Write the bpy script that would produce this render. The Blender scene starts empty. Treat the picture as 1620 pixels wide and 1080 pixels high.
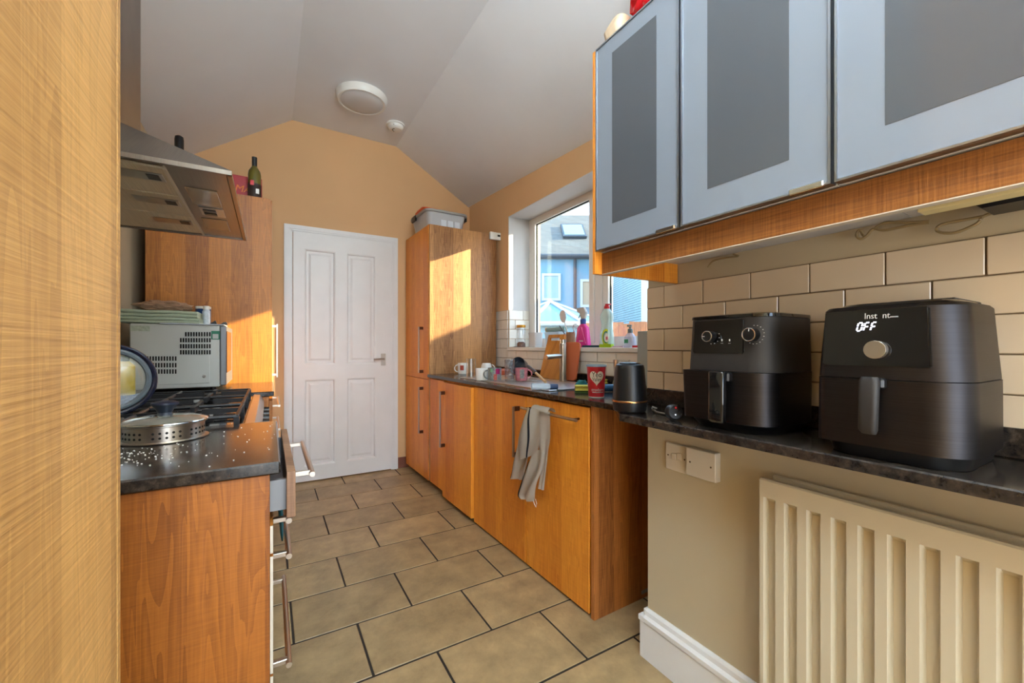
import bpy, bmesh, math, random
from mathutils import Matrix, Vector
random.seed(7)
C = bpy.context.scene.collection
S = bpy.context.scene

# ------------------------------------------------------------------ camera, world, sun, lights, exposure
YAW, FPX, CX, CY, H = math.radians(30.4), 653.0, 810.0, 547.8, 1.14
cam = bpy.data.cameras.new('camera')
cam.sensor_width = 36.0
cam.lens = FPX/1620*36
cam.shift_y = (CY-540)/1620
cam.clip_start = 0.02
camo = bpy.data.objects.new('camera', cam)
camo.location = (0, 0, H)
camo.rotation_euler = (math.pi/2, 0, -YAW)
C.objects.link(camo)
S.camera = camo
S.view_settings.view_transform = 'Standard'
S.view_settings.look = 'None'
S.view_settings.gamma = 1
S.view_settings.exposure = 1.15
S.view_settings.use_curve_mapping = False

SUN_AZ = (0.84, -0.50)          # horizontal direction towards the sun
SUN_EL = math.radians(19.0)
w = bpy.data.worlds.new('world'); S.world = w; w.use_nodes = True
nt = w.node_tree; nt.nodes.clear()
wo = nt.nodes.new('ShaderNodeOutputWorld'); bg = nt.nodes.new('ShaderNodeBackground')
tc = nt.nodes.new('ShaderNodeTexCoord'); sx = nt.nodes.new('ShaderNodeSeparateXYZ'); rp = nt.nodes.new('ShaderNodeValToRGB')
nz = nt.nodes.new('ShaderNodeTexNoise'); nz.inputs['Scale'].default_value = 3; nz.inputs['Detail'].default_value = 6
mxw = nt.nodes.new('ShaderNodeMixRGB'); rpc = nt.nodes.new('ShaderNodeValToRGB')
rp.color_ramp.elements[0].position = 0.0; rp.color_ramp.elements[0].color = (0.80, 0.90, 1.0, 1)
rp.color_ramp.elements[1].position = 0.6; rp.color_ramp.elements[1].color = (0.30, 0.58, 0.95, 1)
rpc.color_ramp.elements[0].position = 0.45; rpc.color_ramp.elements[0].color = (0, 0, 0, 1)
rpc.color_ramp.elements[1].position = 0.7; rpc.color_ramp.elements[1].color = (1, 1, 1, 1)
mxw.inputs['Color2'].default_value = (0.95, 0.97, 1, 1)
nt.links.new(tc.outputs['Generated'], sx.inputs[0]); nt.links.new(sx.outputs['Z'], rp.inputs[0])
nt.links.new(tc.outputs['Generated'], nz.inputs['Vector']); nt.links.new(nz.outputs[0], rpc.inputs[0])
nt.links.new(rpc.outputs[0], mxw.inputs['Fac']); nt.links.new(rp.outputs[0], mxw.inputs['Color1'])
nt.links.new(mxw.outputs[0], bg.inputs[0]); bg.inputs[1].default_value = 2.7
nt.links.new(bg.outputs[0], wo.inputs[0])

sun = bpy.data.lights.new('sun', 'SUN'); sun.energy = 9.0; sun.color = (1.0, 0.84, 0.50); sun.angle = math.radians(0.6)
suno = bpy.data.objects.new('sun', sun); C.objects.link(suno)
sd = Vector((SUN_AZ[0]*math.cos(SUN_EL), SUN_AZ[1]*math.cos(SUN_EL), math.sin(SUN_EL)))
suno.rotation_euler = sd.to_track_quat('Z', 'Y').to_euler(); suno.location = (8, -5, 6)

def area(name, loc, rot, sx_, sy_, power, color):
    l = bpy.data.lights.new(name, 'AREA'); l.shape = 'RECTANGLE'; l.size = sx_; l.size_y = sy_; l.energy = power; l.color = color
    o = bpy.data.objects.new(name, l); o.location = loc; o.rotation_euler = rot; C.objects.link(o); return o
# fill light added at the unseen rear opening, standing in for daylight
area('rear_fill', (0.35, -1.78, 1.25), (math.pi/2, 0, 0), 1.5, 2.0, 5, (0.86, 0.93, 1.0))
# unseen fill light added behind the camera to brighten the vaulted ceiling
area('ceiling_fill', (0.30, -0.55, 2.32), (math.pi, 0, 0), 0.9, 0.9, 74, (0.80, 0.95, 1.0))
p_ = area('window_portal', (2.02, 2.12, 1.69), (0, math.pi/2, 0), 1.15, 1.86, 1, (1, 1, 1)); p_.data.cycles.is_portal = True

# ------------------------------------------------------------------ pixel -> world (offsets from the camera model, planes are real ones)
cs, sn = math.cos(YAW), math.sin(YAW)
def ray(x, y):
    a = (x-CX)/FPX; b = -(y-CY)/FPX
    return Vector((cs*a+sn, -sn*a+cs, b))
def atZ(x, y, z):
    r = ray(x, y); t = (z-H)/r.z; return Vector((r.x*t, r.y*t, z))
def atX(x, y, X):
    r = ray(x, y); t = X/r.x; return Vector((X, r.y*t, H+r.z*t))
def atY(x, y, Y):
    r = ray(x, y); t = Y/r.y; return Vector((r.x*t, Y, H+r.z*t))
def depth(p): return p[0]*sn+p[1]*cs
def sz(px, p): return px*depth(p)/FPX
def view(lat, z, d):                      # a point at depth d in front of the window side, lat metres to the right
    return Vector((cs*lat+sn*d, -sn*lat+cs*d, z))

# ------------------------------------------------------------------ materials
def srgb(r, g, b):
    f = lambda c: (c/255/12.92) if c/255 <= 0.04045 else ((c/255+0.055)/1.055)**2.4
    return (f(r), f(g), f(b), 1)
def principled(name):
    m = bpy.data.materials.new(name); m.use_nodes = True
    return m, m.node_tree, m.node_tree.nodes['Principled BSDF']
def L(nt, a, b): nt.links.new(a, b)
def N(nt, t, **k):
    n = nt.nodes.new(t)
    for a, b in k.items(): setattr(n, a, b)
    return n
def mat(name, col, rough=0.5, metal=0.0, var=0.0, scale=8.0, bump=0.0, bscale=60.0, coat=0.0, spec=0.5, alpha=None):
    m, nt, p = principled(name)
    p.inputs['Base Color'].default_value = col; p.inputs['Roughness'].default_value = rough; p.inputs['Metallic'].default_value = metal
    p.inputs['Coat Weight'].default_value = coat; p.inputs['Specular IOR Level'].default_value = spec
    g = N(nt, 'ShaderNodeNewGeometry')
    if var > 0:
        n = N(nt, 'ShaderNodeTexNoise'); n.inputs['Scale'].default_value = scale; n.inputs['Detail'].default_value = 5
        L(nt, g.outputs['Position'], n.inputs['Vector'])
        h = N(nt, 'ShaderNodeHueSaturation'); h.inputs['Color'].default_value = col
        mr = N(nt, 'ShaderNodeMapRange'); mr.inputs['From Min'].default_value = 0.3; mr.inputs['From Max'].default_value = 0.7
        mr.inputs['To Min'].default_value = 1-var; mr.inputs['To Max'].default_value = 1+var
        L(nt, n.outputs[0], mr.inputs[0]); L(nt, mr.outputs[0], h.inputs['Value']); L(nt, h.outputs[0], p.inputs['Base Color'])
    if bump > 0:
        n = N(nt, 'ShaderNodeTexNoise'); n.inputs['Scale'].default_value = bscale; n.inputs['Detail'].default_value = 4
        L(nt, g.outputs['Position'], n.inputs['Vector'])
        b = N(nt, 'ShaderNodeBump'); b.inputs['Strength'].default_value = bump; b.inputs['Distance'].default_value = 0.004
        L(nt, n.outputs[0], b.inputs['Height']); L(nt, b.outputs[0], p.inputs['Normal'])
    return m
def wood(name, base, dark, horizontal=False, plank=0.075, saw=0.5, rough=0.42, figure=1.0, seed=0.0, pore=0.9):
    m, nt, p = principled(name)
    g = N(nt, 'ShaderNodeNewGeometry'); s = N(nt, 'ShaderNodeSeparateXYZ'); L(nt, g.outputs['Position'], s.inputs[0])
    add = N(nt, 'ShaderNodeMath', operation='ADD'); L(nt, s.outputs['X'], add.inputs[0]); L(nt, s.outputs['Y'], add.inputs[1])
    u, v = (s.outputs['Z'], add.outputs[0]) if horizontal else (add.outputs[0], s.outputs['Z'])
    dv = N(nt, 'ShaderNodeMath', operation='DIVIDE'); L(nt, u, dv.inputs[0]); dv.inputs[1].default_value = plank
    of = N(nt, 'ShaderNodeMath', operation='ADD'); L(nt, dv.outputs[0], of.inputs[0]); of.inputs[1].default_value = seed+100.3
    fl = N(nt, 'ShaderNodeMath', operation='FLOOR'); L(nt, of.outputs[0], fl.inputs[0])
    wn = N(nt, 'ShaderNodeTexWhiteNoise', noise_dimensions='1D'); L(nt, fl.outputs[0], wn.inputs['W'])
    # figure: rings stretched along the plank, shifted per plank
    cb = N(nt, 'ShaderNodeCombineXYZ')
    mu = N(nt, 'ShaderNodeMath', operation='MULTIPLY'); L(nt, u, mu.inputs[0]); mu.inputs[1].default_value = 26
    mv = N(nt, 'ShaderNodeMath', operation='MULTIPLY'); L(nt, v, mv.inputs[0]); mv.inputs[1].default_value = 1.5
    mw = N(nt, 'ShaderNodeMath', operation='MULTIPLY'); L(nt, wn.outputs['Value'], mw.inputs[0]); mw.inputs[1].default_value = 40
    L(nt, mu.outputs[0], cb.inputs[0]); L(nt, mv.outputs[0], cb.inputs[1]); L(nt, mw.outputs[0], cb.inputs[2])
    n1 = N(nt, 'ShaderNodeTexNoise'); n1.inputs['Scale'].default_value = 1.0; n1.inputs['Detail'].default_value = 2; n1.inputs['Distortion'].default_value = 0.6
    L(nt, cb.outputs[0], n1.inputs['Vector'])
    rm = N(nt, 'ShaderNodeMath', operation='MULTIPLY'); L(nt, n1.outputs[0], rm.inputs[0]); rm.inputs[1].default_value = 9.0
    fr = N(nt, 'ShaderNodeMath', operation='FRACT'); L(nt, rm.outputs[0], fr.inputs[0])
    # fine pores
    cb2 = N(nt, 'ShaderNodeCombineXYZ')
    pu = N(nt, 'ShaderNodeMath', operation='MULTIPLY'); L(nt, u, pu.inputs[0]); pu.inputs[1].default_value = 260
    pv = N(nt, 'ShaderNodeMath', operation='MULTIPLY'); L(nt, v, pv.inputs[0]); pv.inputs[1].default_value = 9
    L(nt, pu.outputs[0], cb2.inputs[0]); L(nt, pv.outputs[0], cb2.inputs[1])
    n2 = N(nt, 'ShaderNodeTexNoise'); n2.inputs['Scale'].default_value = 1.0; n2.inputs['Detail'].default_value = 3
    L(nt, cb2.outputs[0], n2.inputs['Vector'])
    # rough sawn marks across the grain
    cb3 = N(nt, 'ShaderNodeCombineXYZ')
    qu = N(nt, 'ShaderNodeMath', operation='MULTIPLY'); L(nt, u, qu.inputs[0]); qu.inputs[1].default_value = 9
    qv = N(nt, 'ShaderNodeMath', operation='MULTIPLY'); L(nt, v, qv.inputs[0]); qv.inputs[1].default_value = 330
    L(nt, qu.outputs[0], cb3.inputs[0]); L(nt, qv.outputs[0], cb3.inputs[1])
    n3 = N(nt, 'ShaderNodeTexNoise'); n3.inputs['Scale'].default_value = 1.0; n3.inputs['Detail'].default_value = 2
    L(nt, cb3.outputs[0], n3.inputs['Vector'])
    def term(src, amt, mid=0.5):
        a = N(nt, 'ShaderNodeMath', operation='SUBTRACT'); L(nt, src, a.inputs[0]); a.inputs[1].default_value = mid
        b = N(nt, 'ShaderNodeMath', operation='MULTIPLY'); L(nt, a.outputs[0], b.inputs[0]); b.inputs[1].default_value = amt
        return b.outputs[0]
    t = [term(wn.outputs['Value'], 0.55), term(fr.outputs[0], 0.32*figure), term(n2.outputs[0], pore), term(n3.outputs[0], 1.1*saw)]
    acc = t[0]
    for q in t[1:]:
        a = N(nt, 'ShaderNodeMath', operation='ADD'); L(nt, acc, a.inputs[0]); L(nt, q, a.inputs[1]); acc = a.outputs[0]
    fin = N(nt, 'ShaderNodeMath', operation='ADD'); L(nt, acc, fin.inputs[0]); fin.inputs[1].default_value = 0.55
    mx = N(nt, 'ShaderNodeMixRGB'); mx.inputs['Color1'].default_value = dark; mx.inputs['Color2'].default_value = base
    fin.use_clamp = True
    L(nt, fin.outputs[0], mx.inputs['Fac']); L(nt, mx.outputs[0], p.inputs['Base Color'])
    bu = N(nt, 'ShaderNodeBump'); bu.inputs['Strength'].default_value = 0.25*saw+0.08; bu.inputs['Distance'].default_value = 0.002
    L(nt, acc, bu.inputs['Height']); L(nt, bu.outputs[0], p.inputs['Normal'])
    p.inputs['Roughness'].default_value = rough
    return m
def granite(name):
    m, nt, p = principled(name)
    g = N(nt, 'ShaderNodeNewGeometry')
    n1 = N(nt, 'ShaderNodeTexNoise'); n1.inputs['Scale'].default_value = 55; n1.inputs['Detail'].default_value = 8; n1.inputs['Roughness'].default_value = 0.75
    n2 = N(nt, 'ShaderNodeTexNoise'); n2.inputs['Scale'].default_value = 9; n2.inputs['Detail'].default_value = 4
    L(nt, g.outputs['Position'], n1.inputs['Vector']); L(nt, g.outputs['Position'], n2.inputs['Vector'])
    r = N(nt, 'ShaderNodeValToRGB'); e = r.color_ramp.elements
    e[0].position = 0.38; e[0].color = srgb(28, 25, 24); e[1].position = 0.72; e[1].color = srgb(86, 76, 64)
    e2 = r.color_ramp.elements.new(0.55); e2.color = srgb(52, 45, 40)
    ad = N(nt, 'ShaderNodeMath', operation='MULTIPLY_ADD'); L(nt, n2.outputs[0], ad.inputs[0]); ad.inputs[1].default_value = 0.3
    L(nt, n1.outputs[0], ad.inputs[2]); su = N(nt, 'ShaderNodeMath', operation='SUBTRACT'); L(nt, ad.outputs[0], su.inputs[0]); su.inputs[1].default_value = 0.15
    L(nt, su.outputs[0], r.inputs[0]); L(nt, r.outputs[0], p.inputs['Base Color'])
    p.inputs['Roughness'].default_value = 0.16
    return m
def thin_glass(name, tint=(1, 1, 1, 1), refl=0.08, rough=0.02, facets=False):
    m = bpy.data.materials.new(name); m.use_nodes = True; nt = m.node_tree; nt.nodes.clear()
    o = N(nt, 'ShaderNodeOutputMaterial'); mx = N(nt, 'ShaderNodeMixShader'); tr = N(nt, 'ShaderNodeBsdfTransparent'); gl = N(nt, 'ShaderNodeBsdfGlossy')
    lw = N(nt, 'ShaderNodeLayerWeight'); lw.inputs['Blend'].default_value = 0.35
    mr = N(nt, 'ShaderNodeMapRange'); mr.inputs['To Min'].default_value = refl*0.35; mr.inputs['To Max'].default_value = min(1, refl*3.5)
    L(nt, lw.outputs['Facing'], mr.inputs[0]); L(nt, mr.outputs[0], mx.inputs[0])
    tr.inputs[0].default_value = tint; gl.inputs['Roughness'].default_value = rough
    if facets:
        g = N(nt, 'ShaderNodeNewGeometry'); vo = N(nt, 'ShaderNodeTexVoronoi'); vo.inputs['Scale'].default_value = 75; L(nt, g.outputs['Position'], vo.inputs['Vector'])
        b = N(nt, 'ShaderNodeBump'); b.inputs['Strength'].default_value = 1.0; b.inputs['Distance'].default_value = 0.006
        L(nt, vo.outputs['Distance'], b.inputs['Height']); L(nt, b.outputs[0], gl.inputs['Normal']); L(nt, b.outputs[0], lw.inputs['Normal'])
    L(nt, tr.outputs[0], mx.inputs[1]); L(nt, gl.outputs[0], mx.inputs[2]); L(nt, mx.outputs[0], o.inputs[0])
    return m
def frosted(name, col, opacity):
    m = bpy.data.materials.new(name); m.use_nodes = True; nt = m.node_tree; p = nt.nodes['Principled BSDF']; o = nt.nodes['Material Output']
    p.inputs['Base Color'].default_value = col; p.inputs['Roughness'].default_value = 0.25
    mx = N(nt, 'ShaderNodeMixShader'); tr = N(nt, 'ShaderNodeBsdfTransparent'); mx.inputs[0].default_value = opacity
    tr.inputs[0].default_value = (min(1, col[0]*1.3+.3), min(1, col[1]*1.3+.3), min(1, col[2]*1.3+.3), 1)
    L(nt, tr.outputs[0], mx.inputs[1]); L(nt, p.outputs[0], mx.inputs[2]); L(nt, mx.outputs[0], o.inputs[0]); return m
def brushed(name, col, rough=0.3, axis='Z', amt=0.12):
    m, nt, p = principled(name); p.inputs['Metallic'].default_value = 1
    g = N(nt, 'ShaderNodeNewGeometry'); mp = N(nt, 'ShaderNodeMapping')
    mp.inputs['Scale'].default_value = (6, 6, 500) if axis == 'Z' else ((500, 6, 6) if axis == 'X' else (6, 500, 6))
    n = N(nt, 'ShaderNodeTexNoise'); n.inputs['Scale'].default_value = 1; n.inputs['Detail'].default_value = 3
    L(nt, g.outputs['Position'], mp.inputs['Vector']); L(nt, mp.outputs[0], n.inputs['Vector'])
    h = N(nt, 'ShaderNodeHueSaturation'); h.inputs['Color'].default_value = col
    mr = N(nt, 'ShaderNodeMapRange'); mr.inputs['To Min'].default_value = 1-amt*2; mr.inputs['To Max'].default_value = 1+amt*2
    L(nt, n.outputs[0], mr.inputs[0]); L(nt, mr.outputs[0], h.inputs['Value']); L(nt, h.outputs[0], p.inputs['Base Color'])
    p.inputs['Roughness'].default_value = rough; return m
def emis(name, col, strength):
    m, nt, p = principled(name); p.inputs['Base Color'].default_value = (0, 0, 0, 1)
    p.inputs['Emission Color'].default_value = col; p.inputs['Emission Strength'].default_value = strength; return m
def brickmat(name, c1, c2, mortar, sc):
    m, nt, p = principled(name); g = N(nt, 'ShaderNodeNewGeometry'); s = N(nt, 'ShaderNodeSeparateXYZ'); L(nt, g.outputs['Position'], s.inputs[0])
    add = N(nt, 'ShaderNodeMath', operation='ADD'); L(nt, s.outputs['X'], add.inputs[0]); L(nt, s.outputs['Y'], add.inputs[1])
    cb = N(nt, 'ShaderNodeCombineXYZ'); L(nt, add.outputs[0], cb.inputs[0]); L(nt, s.outputs['Z'], cb.inputs[1])
    b = N(nt, 'ShaderNodeTexBrick'); b.inputs['Scale'].default_value = sc; b.inputs['Color1'].default_value = c1; b.inputs['Color2'].default_value = c2; b.inputs['Mortar'].default_value = mortar
    b.inputs['Mortar Size'].default_value = 0.03; b.inputs['Brick Width'].default_value = 0.7; b.inputs['Row Height'].default_value = 0.3
    L(nt, cb.outputs[0], b.inputs['Vector']); L(nt, b.outputs[0], p.inputs['Base Color']); p.inputs['Roughness'].default_value = 0.85; return m
def floortile(name):
    m, nt, p = principled(name); g = N(nt, 'ShaderNodeNewGeometry'); oi = N(nt, 'ShaderNodeObjectInfo')
    n = N(nt, 'ShaderNodeTexNoise'); n.inputs['Scale'].default_value = 7; n.inputs['Detail'].default_value = 8; n.inputs['Roughness'].default_value = 0.65
    L(nt, g.outputs['Position'], n.inputs['Vector'])
    r = N(nt, 'ShaderNodeValToRGB'); e = r.color_ramp.elements
    e[0].position = 0.3; e[0].color = srgb(136, 114, 82); e[1].position = 0.75; e[1].color = srgb(186, 158, 114)
    L(nt, n.outputs[0], r.inputs[0]); h = N(nt, 'ShaderNodeHueSaturation'); L(nt, r.outputs[0], h.inputs['Color'])
    mr = N(nt, 'ShaderNodeMapRange'); mr.inputs['To Min'].default_value = 0.86; mr.inputs['To Max'].default_value = 1.12
    L(nt, oi.outputs['Random'], mr.inputs[0]); L(nt, mr.outputs[0], h.inputs['Value']); L(nt, h.outputs[0], p.inputs['Base Color'])
    n2 = N(nt, 'ShaderNodeTexNoise'); n2.inputs['Scale'].default_value = 28; n2.inputs['Detail'].default_value = 8; n2.inputs['Distortion'].default_value = 0.8
    L(nt, g.outputs['Position'], n2.inputs['Vector'])
    b = N(nt, 'ShaderNodeBump'); b.inputs['Strength'].default_value = 0.35; b.inputs['Distance'].default_value = 0.006
    L(nt, n2.outputs[0], b.inputs['Height']); L(nt, b.outputs[0], p.inputs['Normal']); p.inputs['Roughness'].default_value = 0.42; return m

OAK = wood('oak_veneer', srgb(214, 140, 70), srgb(128, 68, 24))
OAKR = wood('oak_veneer_right', srgb(246, 164, 56), srgb(202, 108, 24), seed=3.0, figure=1.1)
OAKD = wood('oak_veneer_tall', srgb(200, 144, 88), srgb(116, 72, 38), plank=0.09, seed=5.0, figure=1.3)
OAKL = wood('oak_veneer_left', srgb(200, 126, 48), srgb(122, 66, 18), plank=0.11, seed=8.0, saw=0.5, figure=1.1, pore=0.6)
OAKE = wood('oak_veneer_end', srgb(176, 104, 36), srgb(104, 52, 12), plank=0.12, seed=11.0, saw=0.45, figure=1.2, pore=0.5)
OAKP = wood('oak_veneer_pale', srgb(220, 170, 104), srgb(140, 98, 52), plank=0.10, seed=2.0, saw=0.75, figure=0.6, pore=0.12)
OAKH = wood('oak_veneer_fascia', srgb(160, 102, 48), srgb(92, 50, 18), horizontal=True, plank=0.04, seed=1.0, saw=1.0, figure=0.5)
GRAN = granite('granite_laminate')
WHITE = mat('white_gloss_paint', srgb(226, 226, 226), 0.35, var=0.02, bump=0.02, bscale=40)
CEIL = mat('ceiling_paint', srgb(228, 230, 234), 0.8, var=0.03, scale=2, bump=0.05, bscale=25)
PEACH = mat('peach_wall_paint', srgb(222, 178, 130), 0.75, var=0.03, scale=2, bump=0.06, bscale=60)
CREAM = mat('cream_wall_paint', srgb(192, 178, 150), 0.6, var=0.03, scale=3, bump=0.06, bscale=50)
PALE = mat('pale_plaster', srgb(210, 208, 206), 0.75, var=0.02)
TILE = mat('cream_wall_tile', srgb(226, 208, 182), 0.12, var=0.03, scale=5, bump=0.02, bscale=12, coat=0.3)  # warm cast of the room light put into the tile colour
TILEW = mat('white_wall_tile', srgb(232, 226, 214), 0.12, var=0.03, scale=5, coat=0.3)
GROUT = mat('wall_grout', srgb(140, 122, 98), 0.9, var=0.08, scale=60)
FGROUT = mat('floor_grout', srgb(44, 36, 28), 0.9, var=0.15, scale=60)
FTILE = floortile('slate_effect_tile')
TERRA = mat('brown_skirting_tile', srgb(120, 72, 56), 0.4, var=0.1, scale=20)
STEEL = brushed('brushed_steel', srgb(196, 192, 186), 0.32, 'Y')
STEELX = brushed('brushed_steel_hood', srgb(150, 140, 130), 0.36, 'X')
CHROME = mat('polished_chrome', srgb(215, 215, 215), 0.12, 1.0)
SATIN = mat('satin_nickel', srgb(190, 182, 172), 0.3, 1.0)
DARKMET = mat('bronzed_handle', srgb(88, 56, 38), 0.35, 0.8)
ALU = mat('anodised_aluminium', srgb(170, 178, 188), 0.3, 1.0)
FROSTE = mat('frosted_glass_border', srgb(132, 142, 156), 0.14, coat=0.4, var=0.0)  # blue of reflected daylight put into the base colour
FROSTI = mat('etched_glass_panel', srgb(82, 88, 96), 0.16, coat=0.4)
BLACK = mat('black_plastic', srgb(20, 20, 22), 0.35)
BLACKG = mat('black_gloss', srgb(12, 12, 14), 0.08, coat=0.5)
BLACKB = brushed('black_brushed_metal', srgb(60, 58, 60), 0.42, 'Z', 0.14)
BLACKM = mat('black_matt', srgb(40, 38, 38), 0.55, var=0.1, scale=30)
IRON = mat('cast_iron', srgb(30, 30, 32), 0.4, 0.3, bump=0.1)
DARK = mat('dark_recess', srgb(14, 11, 9), 0.9)
GREYMET = mat('grey_painted_metal', srgb(132, 134, 138), 0.4, 0.5)
UPVC = mat('white_upvc', srgb(236, 232, 224), 0.3, var=0.01)
GLASS = thin_glass('window_glass', (0.96, 0.99, 1, 1), 0.06)
CLEAR = thin_glass('clear_glass', (0.93, 0.95, 0.96, 1), 0.16)
CLEARC = thin_glass('cut_glass', (0.78, 0.79, 0.80, 1), 0.20, 0.1, facets=True)
RADI = mat('radiator_enamel', srgb(196, 184, 158), 0.3, coat=0.2)
PLASTICW = mat('white_plastic', srgb(232, 230, 224), 0.35)
RED = mat('red_film', srgb(196, 16, 28), 0.25, var=0.15, scale=30, bump=0.8, bscale=30)
BLUEP = mat('dark_blue_enamel', srgb(28, 42, 96), 0.2, coat=0.5)
WHITEC = mat('white_ceramic', srgb(236, 232, 224), 0.15, coat=0.4)

# ------------------------------------------------------------------ mesh helpers
def bx(bm, x0, x1, y0, y1, z0, z1, b=0.0, seg=1):
    M = Matrix.Translation(((x0+x1)/2, (y0+y1)/2, (z0+z1)/2)) @ Matrix.Diagonal((x1-x0, y1-y0, z1-z0, 1))
    r = bmesh.ops.create_cube(bm, size=1, matrix=M)
    if b > 0:
        es = list({e for v in r['verts'] for e in v.link_edges})
        bmesh.ops.bevel(bm, geom=es, offset=b, segments=seg, affect='EDGES', profile=0.5)
    return bm
def ring(c, u, v, r, n): return [c+u*(r*math.cos(2*math.pi*k/n))+v*(r*math.sin(2*math.pi*k/n)) for k in range(n)]
def skin(bm, rings, cap0=True, cap1=True, closed=True):
    vr = [[bm.verts.new(p) for p in rr] for rr in rings]
    n = len(vr[0])
    for a, b in zip(vr, vr[1:]):
        for k in range(n if closed else n-1):
            try: bm.faces.new((a[k], a[(k+1) % n], b[(k+1) % n], b[k]))
            except ValueError: pass
    if cap0 and closed: bm.faces.new(list(reversed(vr[0])))
    if cap1 and closed: bm.faces.new(vr[-1])
    return vr
def frame(d):
    d = d.normalized(); a = Vector((0, 0, 1)) if abs(d.z) < 0.9 else Vector((1, 0, 0))
    u = d.cross(a).normalized(); return u, d.cross(u).normalized()
def cyl(bm, p0, p1, r0, r1=None, n=20, cap=True):
    p0, p1 = Vector(p0), Vector(p1); r1 = r0 if r1 is None else r1; u, v = frame(p1-p0)
    skin(bm, [ring(p0, u, v, r0, n), ring(p1, u, v, r1, n)], cap, cap); return bm
def lathe(bm, c, prof, n=28, axis=None):
    c = Vector(c); ax = Vector((0, 0, 1)) if axis is None else Vector(axis).normalized()
    u, v = frame(ax); rr = [ring(c+ax*z, u, v, max(r, 1e-4), n) for r, z in prof]
    skin(bm, rr, True, True); return bm
def tube(bm, pts, r, n=8, closed=False):
    pts = [Vector(p) for p in pts]; rings = []
    for i, p in enumerate(pts):
        if closed: d = pts[(i+1) % len(pts)]-pts[i-1]
        else: d = pts[min(i+1, len(pts)-1)]-pts[max(i-1, 0)]
        u, v = frame(d); rings.append(ring(p, u, v, r, n))
    if closed: rings.append(rings[0]); skin(bm, rings, False, False)
    else: skin(bm, rings)
    return bm
def torus(bm, c, axis, R, r, n=28, m=8, a0=0.0, a1=2*math.pi):
    c = Vector(c); ax = Vector(axis).normalized(); u, v = frame(ax); full = abs(a1-a0-2*math.pi) < 1e-6
    rings = []
    for i in range(n+1):
        a = a0+(a1-a0)*i/n; d = u*math.cos(a)+v*math.sin(a); p = c+d*R
        rings.append([p+d*(r*math.cos(2*math.pi*k/m))+ax*(r*math.sin(2*math.pi*k/m)) for k in range(m)])
    skin(bm, rings, not full, not full)
    if full: bmesh.ops.remove_doubles(bm, verts=bm.verts, dist=1e-6)
    return bm
def rr_ring(x0, x1, y0, y1, z, rad, k=5):
    pts = []; lim = min((x1-x0)/2-1e-4, (y1-y0)/2-1e-4)
    r4 = [min(q, lim) for q in (rad if isinstance(rad, tuple) else (rad,)*4)]
    for (cx, cy, a), rad in zip(((x1-r4[0], y1-r4[0], 0), (x0+r4[1], y1-r4[1], 90), (x0+r4[2], y0+r4[2], 180), (x1-r4[3], y0+r4[3], 270)), r4):
        for i in range(k+1):
            t = math.radians(a+90*i/k); pts.append(Vector((cx+rad*math.cos(t), cy+rad*math.sin(t), z)))
    return pts
def rloft(bm, secs, k=5):                       # secs: (z, x0, x1, y0, y1, rad)
    skin(bm, [rr_ring(x0, x1, y0, y1, z, r, k) for z, x0, x1, y0, y1, r in secs]); return bm
def prism(bm, poly, vec):
    vec = Vector(vec); a = [bm.verts.new(Vector(p)) for p in poly]; b = [bm.verts.new(Vector(p)+vec) for p in poly]
    n = len(a); bm.faces.new(a); bm.faces.new(list(reversed(b)))
    for k in range(n): bm.faces.new((a[k], b[k], b[(k+1) % n], a[(k+1) % n]))
    return bm
def B(): return bmesh.new()
def tagit(o, label=None, cat=None, group=None, kind=None):
    if label: o['label'] = label
    if cat: o['category'] = cat
    if group: o['group'] = group
    if kind: o['kind'] = kind
    return o
T = Matrix.Identity(4)
def setT(m): 
    global T; T = m
def obj(name, bm, m, parent=None, smooth=False, label=None, cat=None, group=None, kind=None, xf=True):
    if xf: bm.transform(T)
    bmesh.ops.recalc_face_normals(bm, faces=bm.faces)
    me = bpy.data.meshes.new(name); bm.to_mesh(me); bm.free()
    me.materials.append(m)
    if smooth:
        me.polygons.foreach_set('use_smooth', [True]*len(me.polygons))
        try: me.set_sharp_from_angle(angle=math.radians(smooth if smooth is not True else 40))
        except Exception: pass
    o = bpy.data.objects.new(name, me); C.objects.link(o)
    if parent is not None: attach(o, parent)
    return tagit(o, label, cat, group, kind)
PM = {}
def world_of(o):
    return PM.get(o.name, Matrix.Identity(4))
def attach(o, parent):
    o.parent = parent; o.matrix_parent_inverse = world_of(parent).inverted()
def thing(name, label, cat, loc, group=None, kind=None):
    o = bpy.data.objects.new(name, None); C.objects.link(o); o.empty_display_size = 0.05
    p = T @ Vector(loc); o.location = p; PM[o.name] = Matrix.Translation(p)
    return tagit(o, label, cat, group, kind)
def text(name, body, loc, right, up, size, m, parent, label=None, align='CENTER', ext=0.0003, shear=0.0, width=None):
    cu = bpy.data.curves.new(name, 'FONT'); cu.body = body; cu.size = size; cu.align_x = align; cu.align_y = 'CENTER'; cu.extrude = ext; cu.shear = shear
    tmp = bpy.data.objects.new('tmp', cu); C.objects.link(tmp)
    dg = bpy.context.evaluated_depsgraph_get(); me = bpy.data.meshes.new_from_object(tmp.evaluated_get(dg))
    bpy.data.objects.remove(tmp)
    if width:
        xs_ = [v.co.x for v in me.vertices]; me.transform(Matrix.Diagonal((width/(max(xs_)-min(xs_)), 1, 1, 1)))
    right = Vector(right).normalized(); up = Vector(up).normalized(); nrm = right.cross(up)
    M = Matrix((( right.x, up.x, nrm.x, loc[0]), (right.y, up.y, nrm.y, loc[1]), (right.z, up.z, nrm.z, loc[2]), (0, 0, 0, 1)))
    me.transform(M); me.materials.clear(); me.materials.append(m); me.name = name
    o = bpy.data.objects.new(name, me); C.objects.link(o); attach(o, parent); return tagit(o, label)
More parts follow.
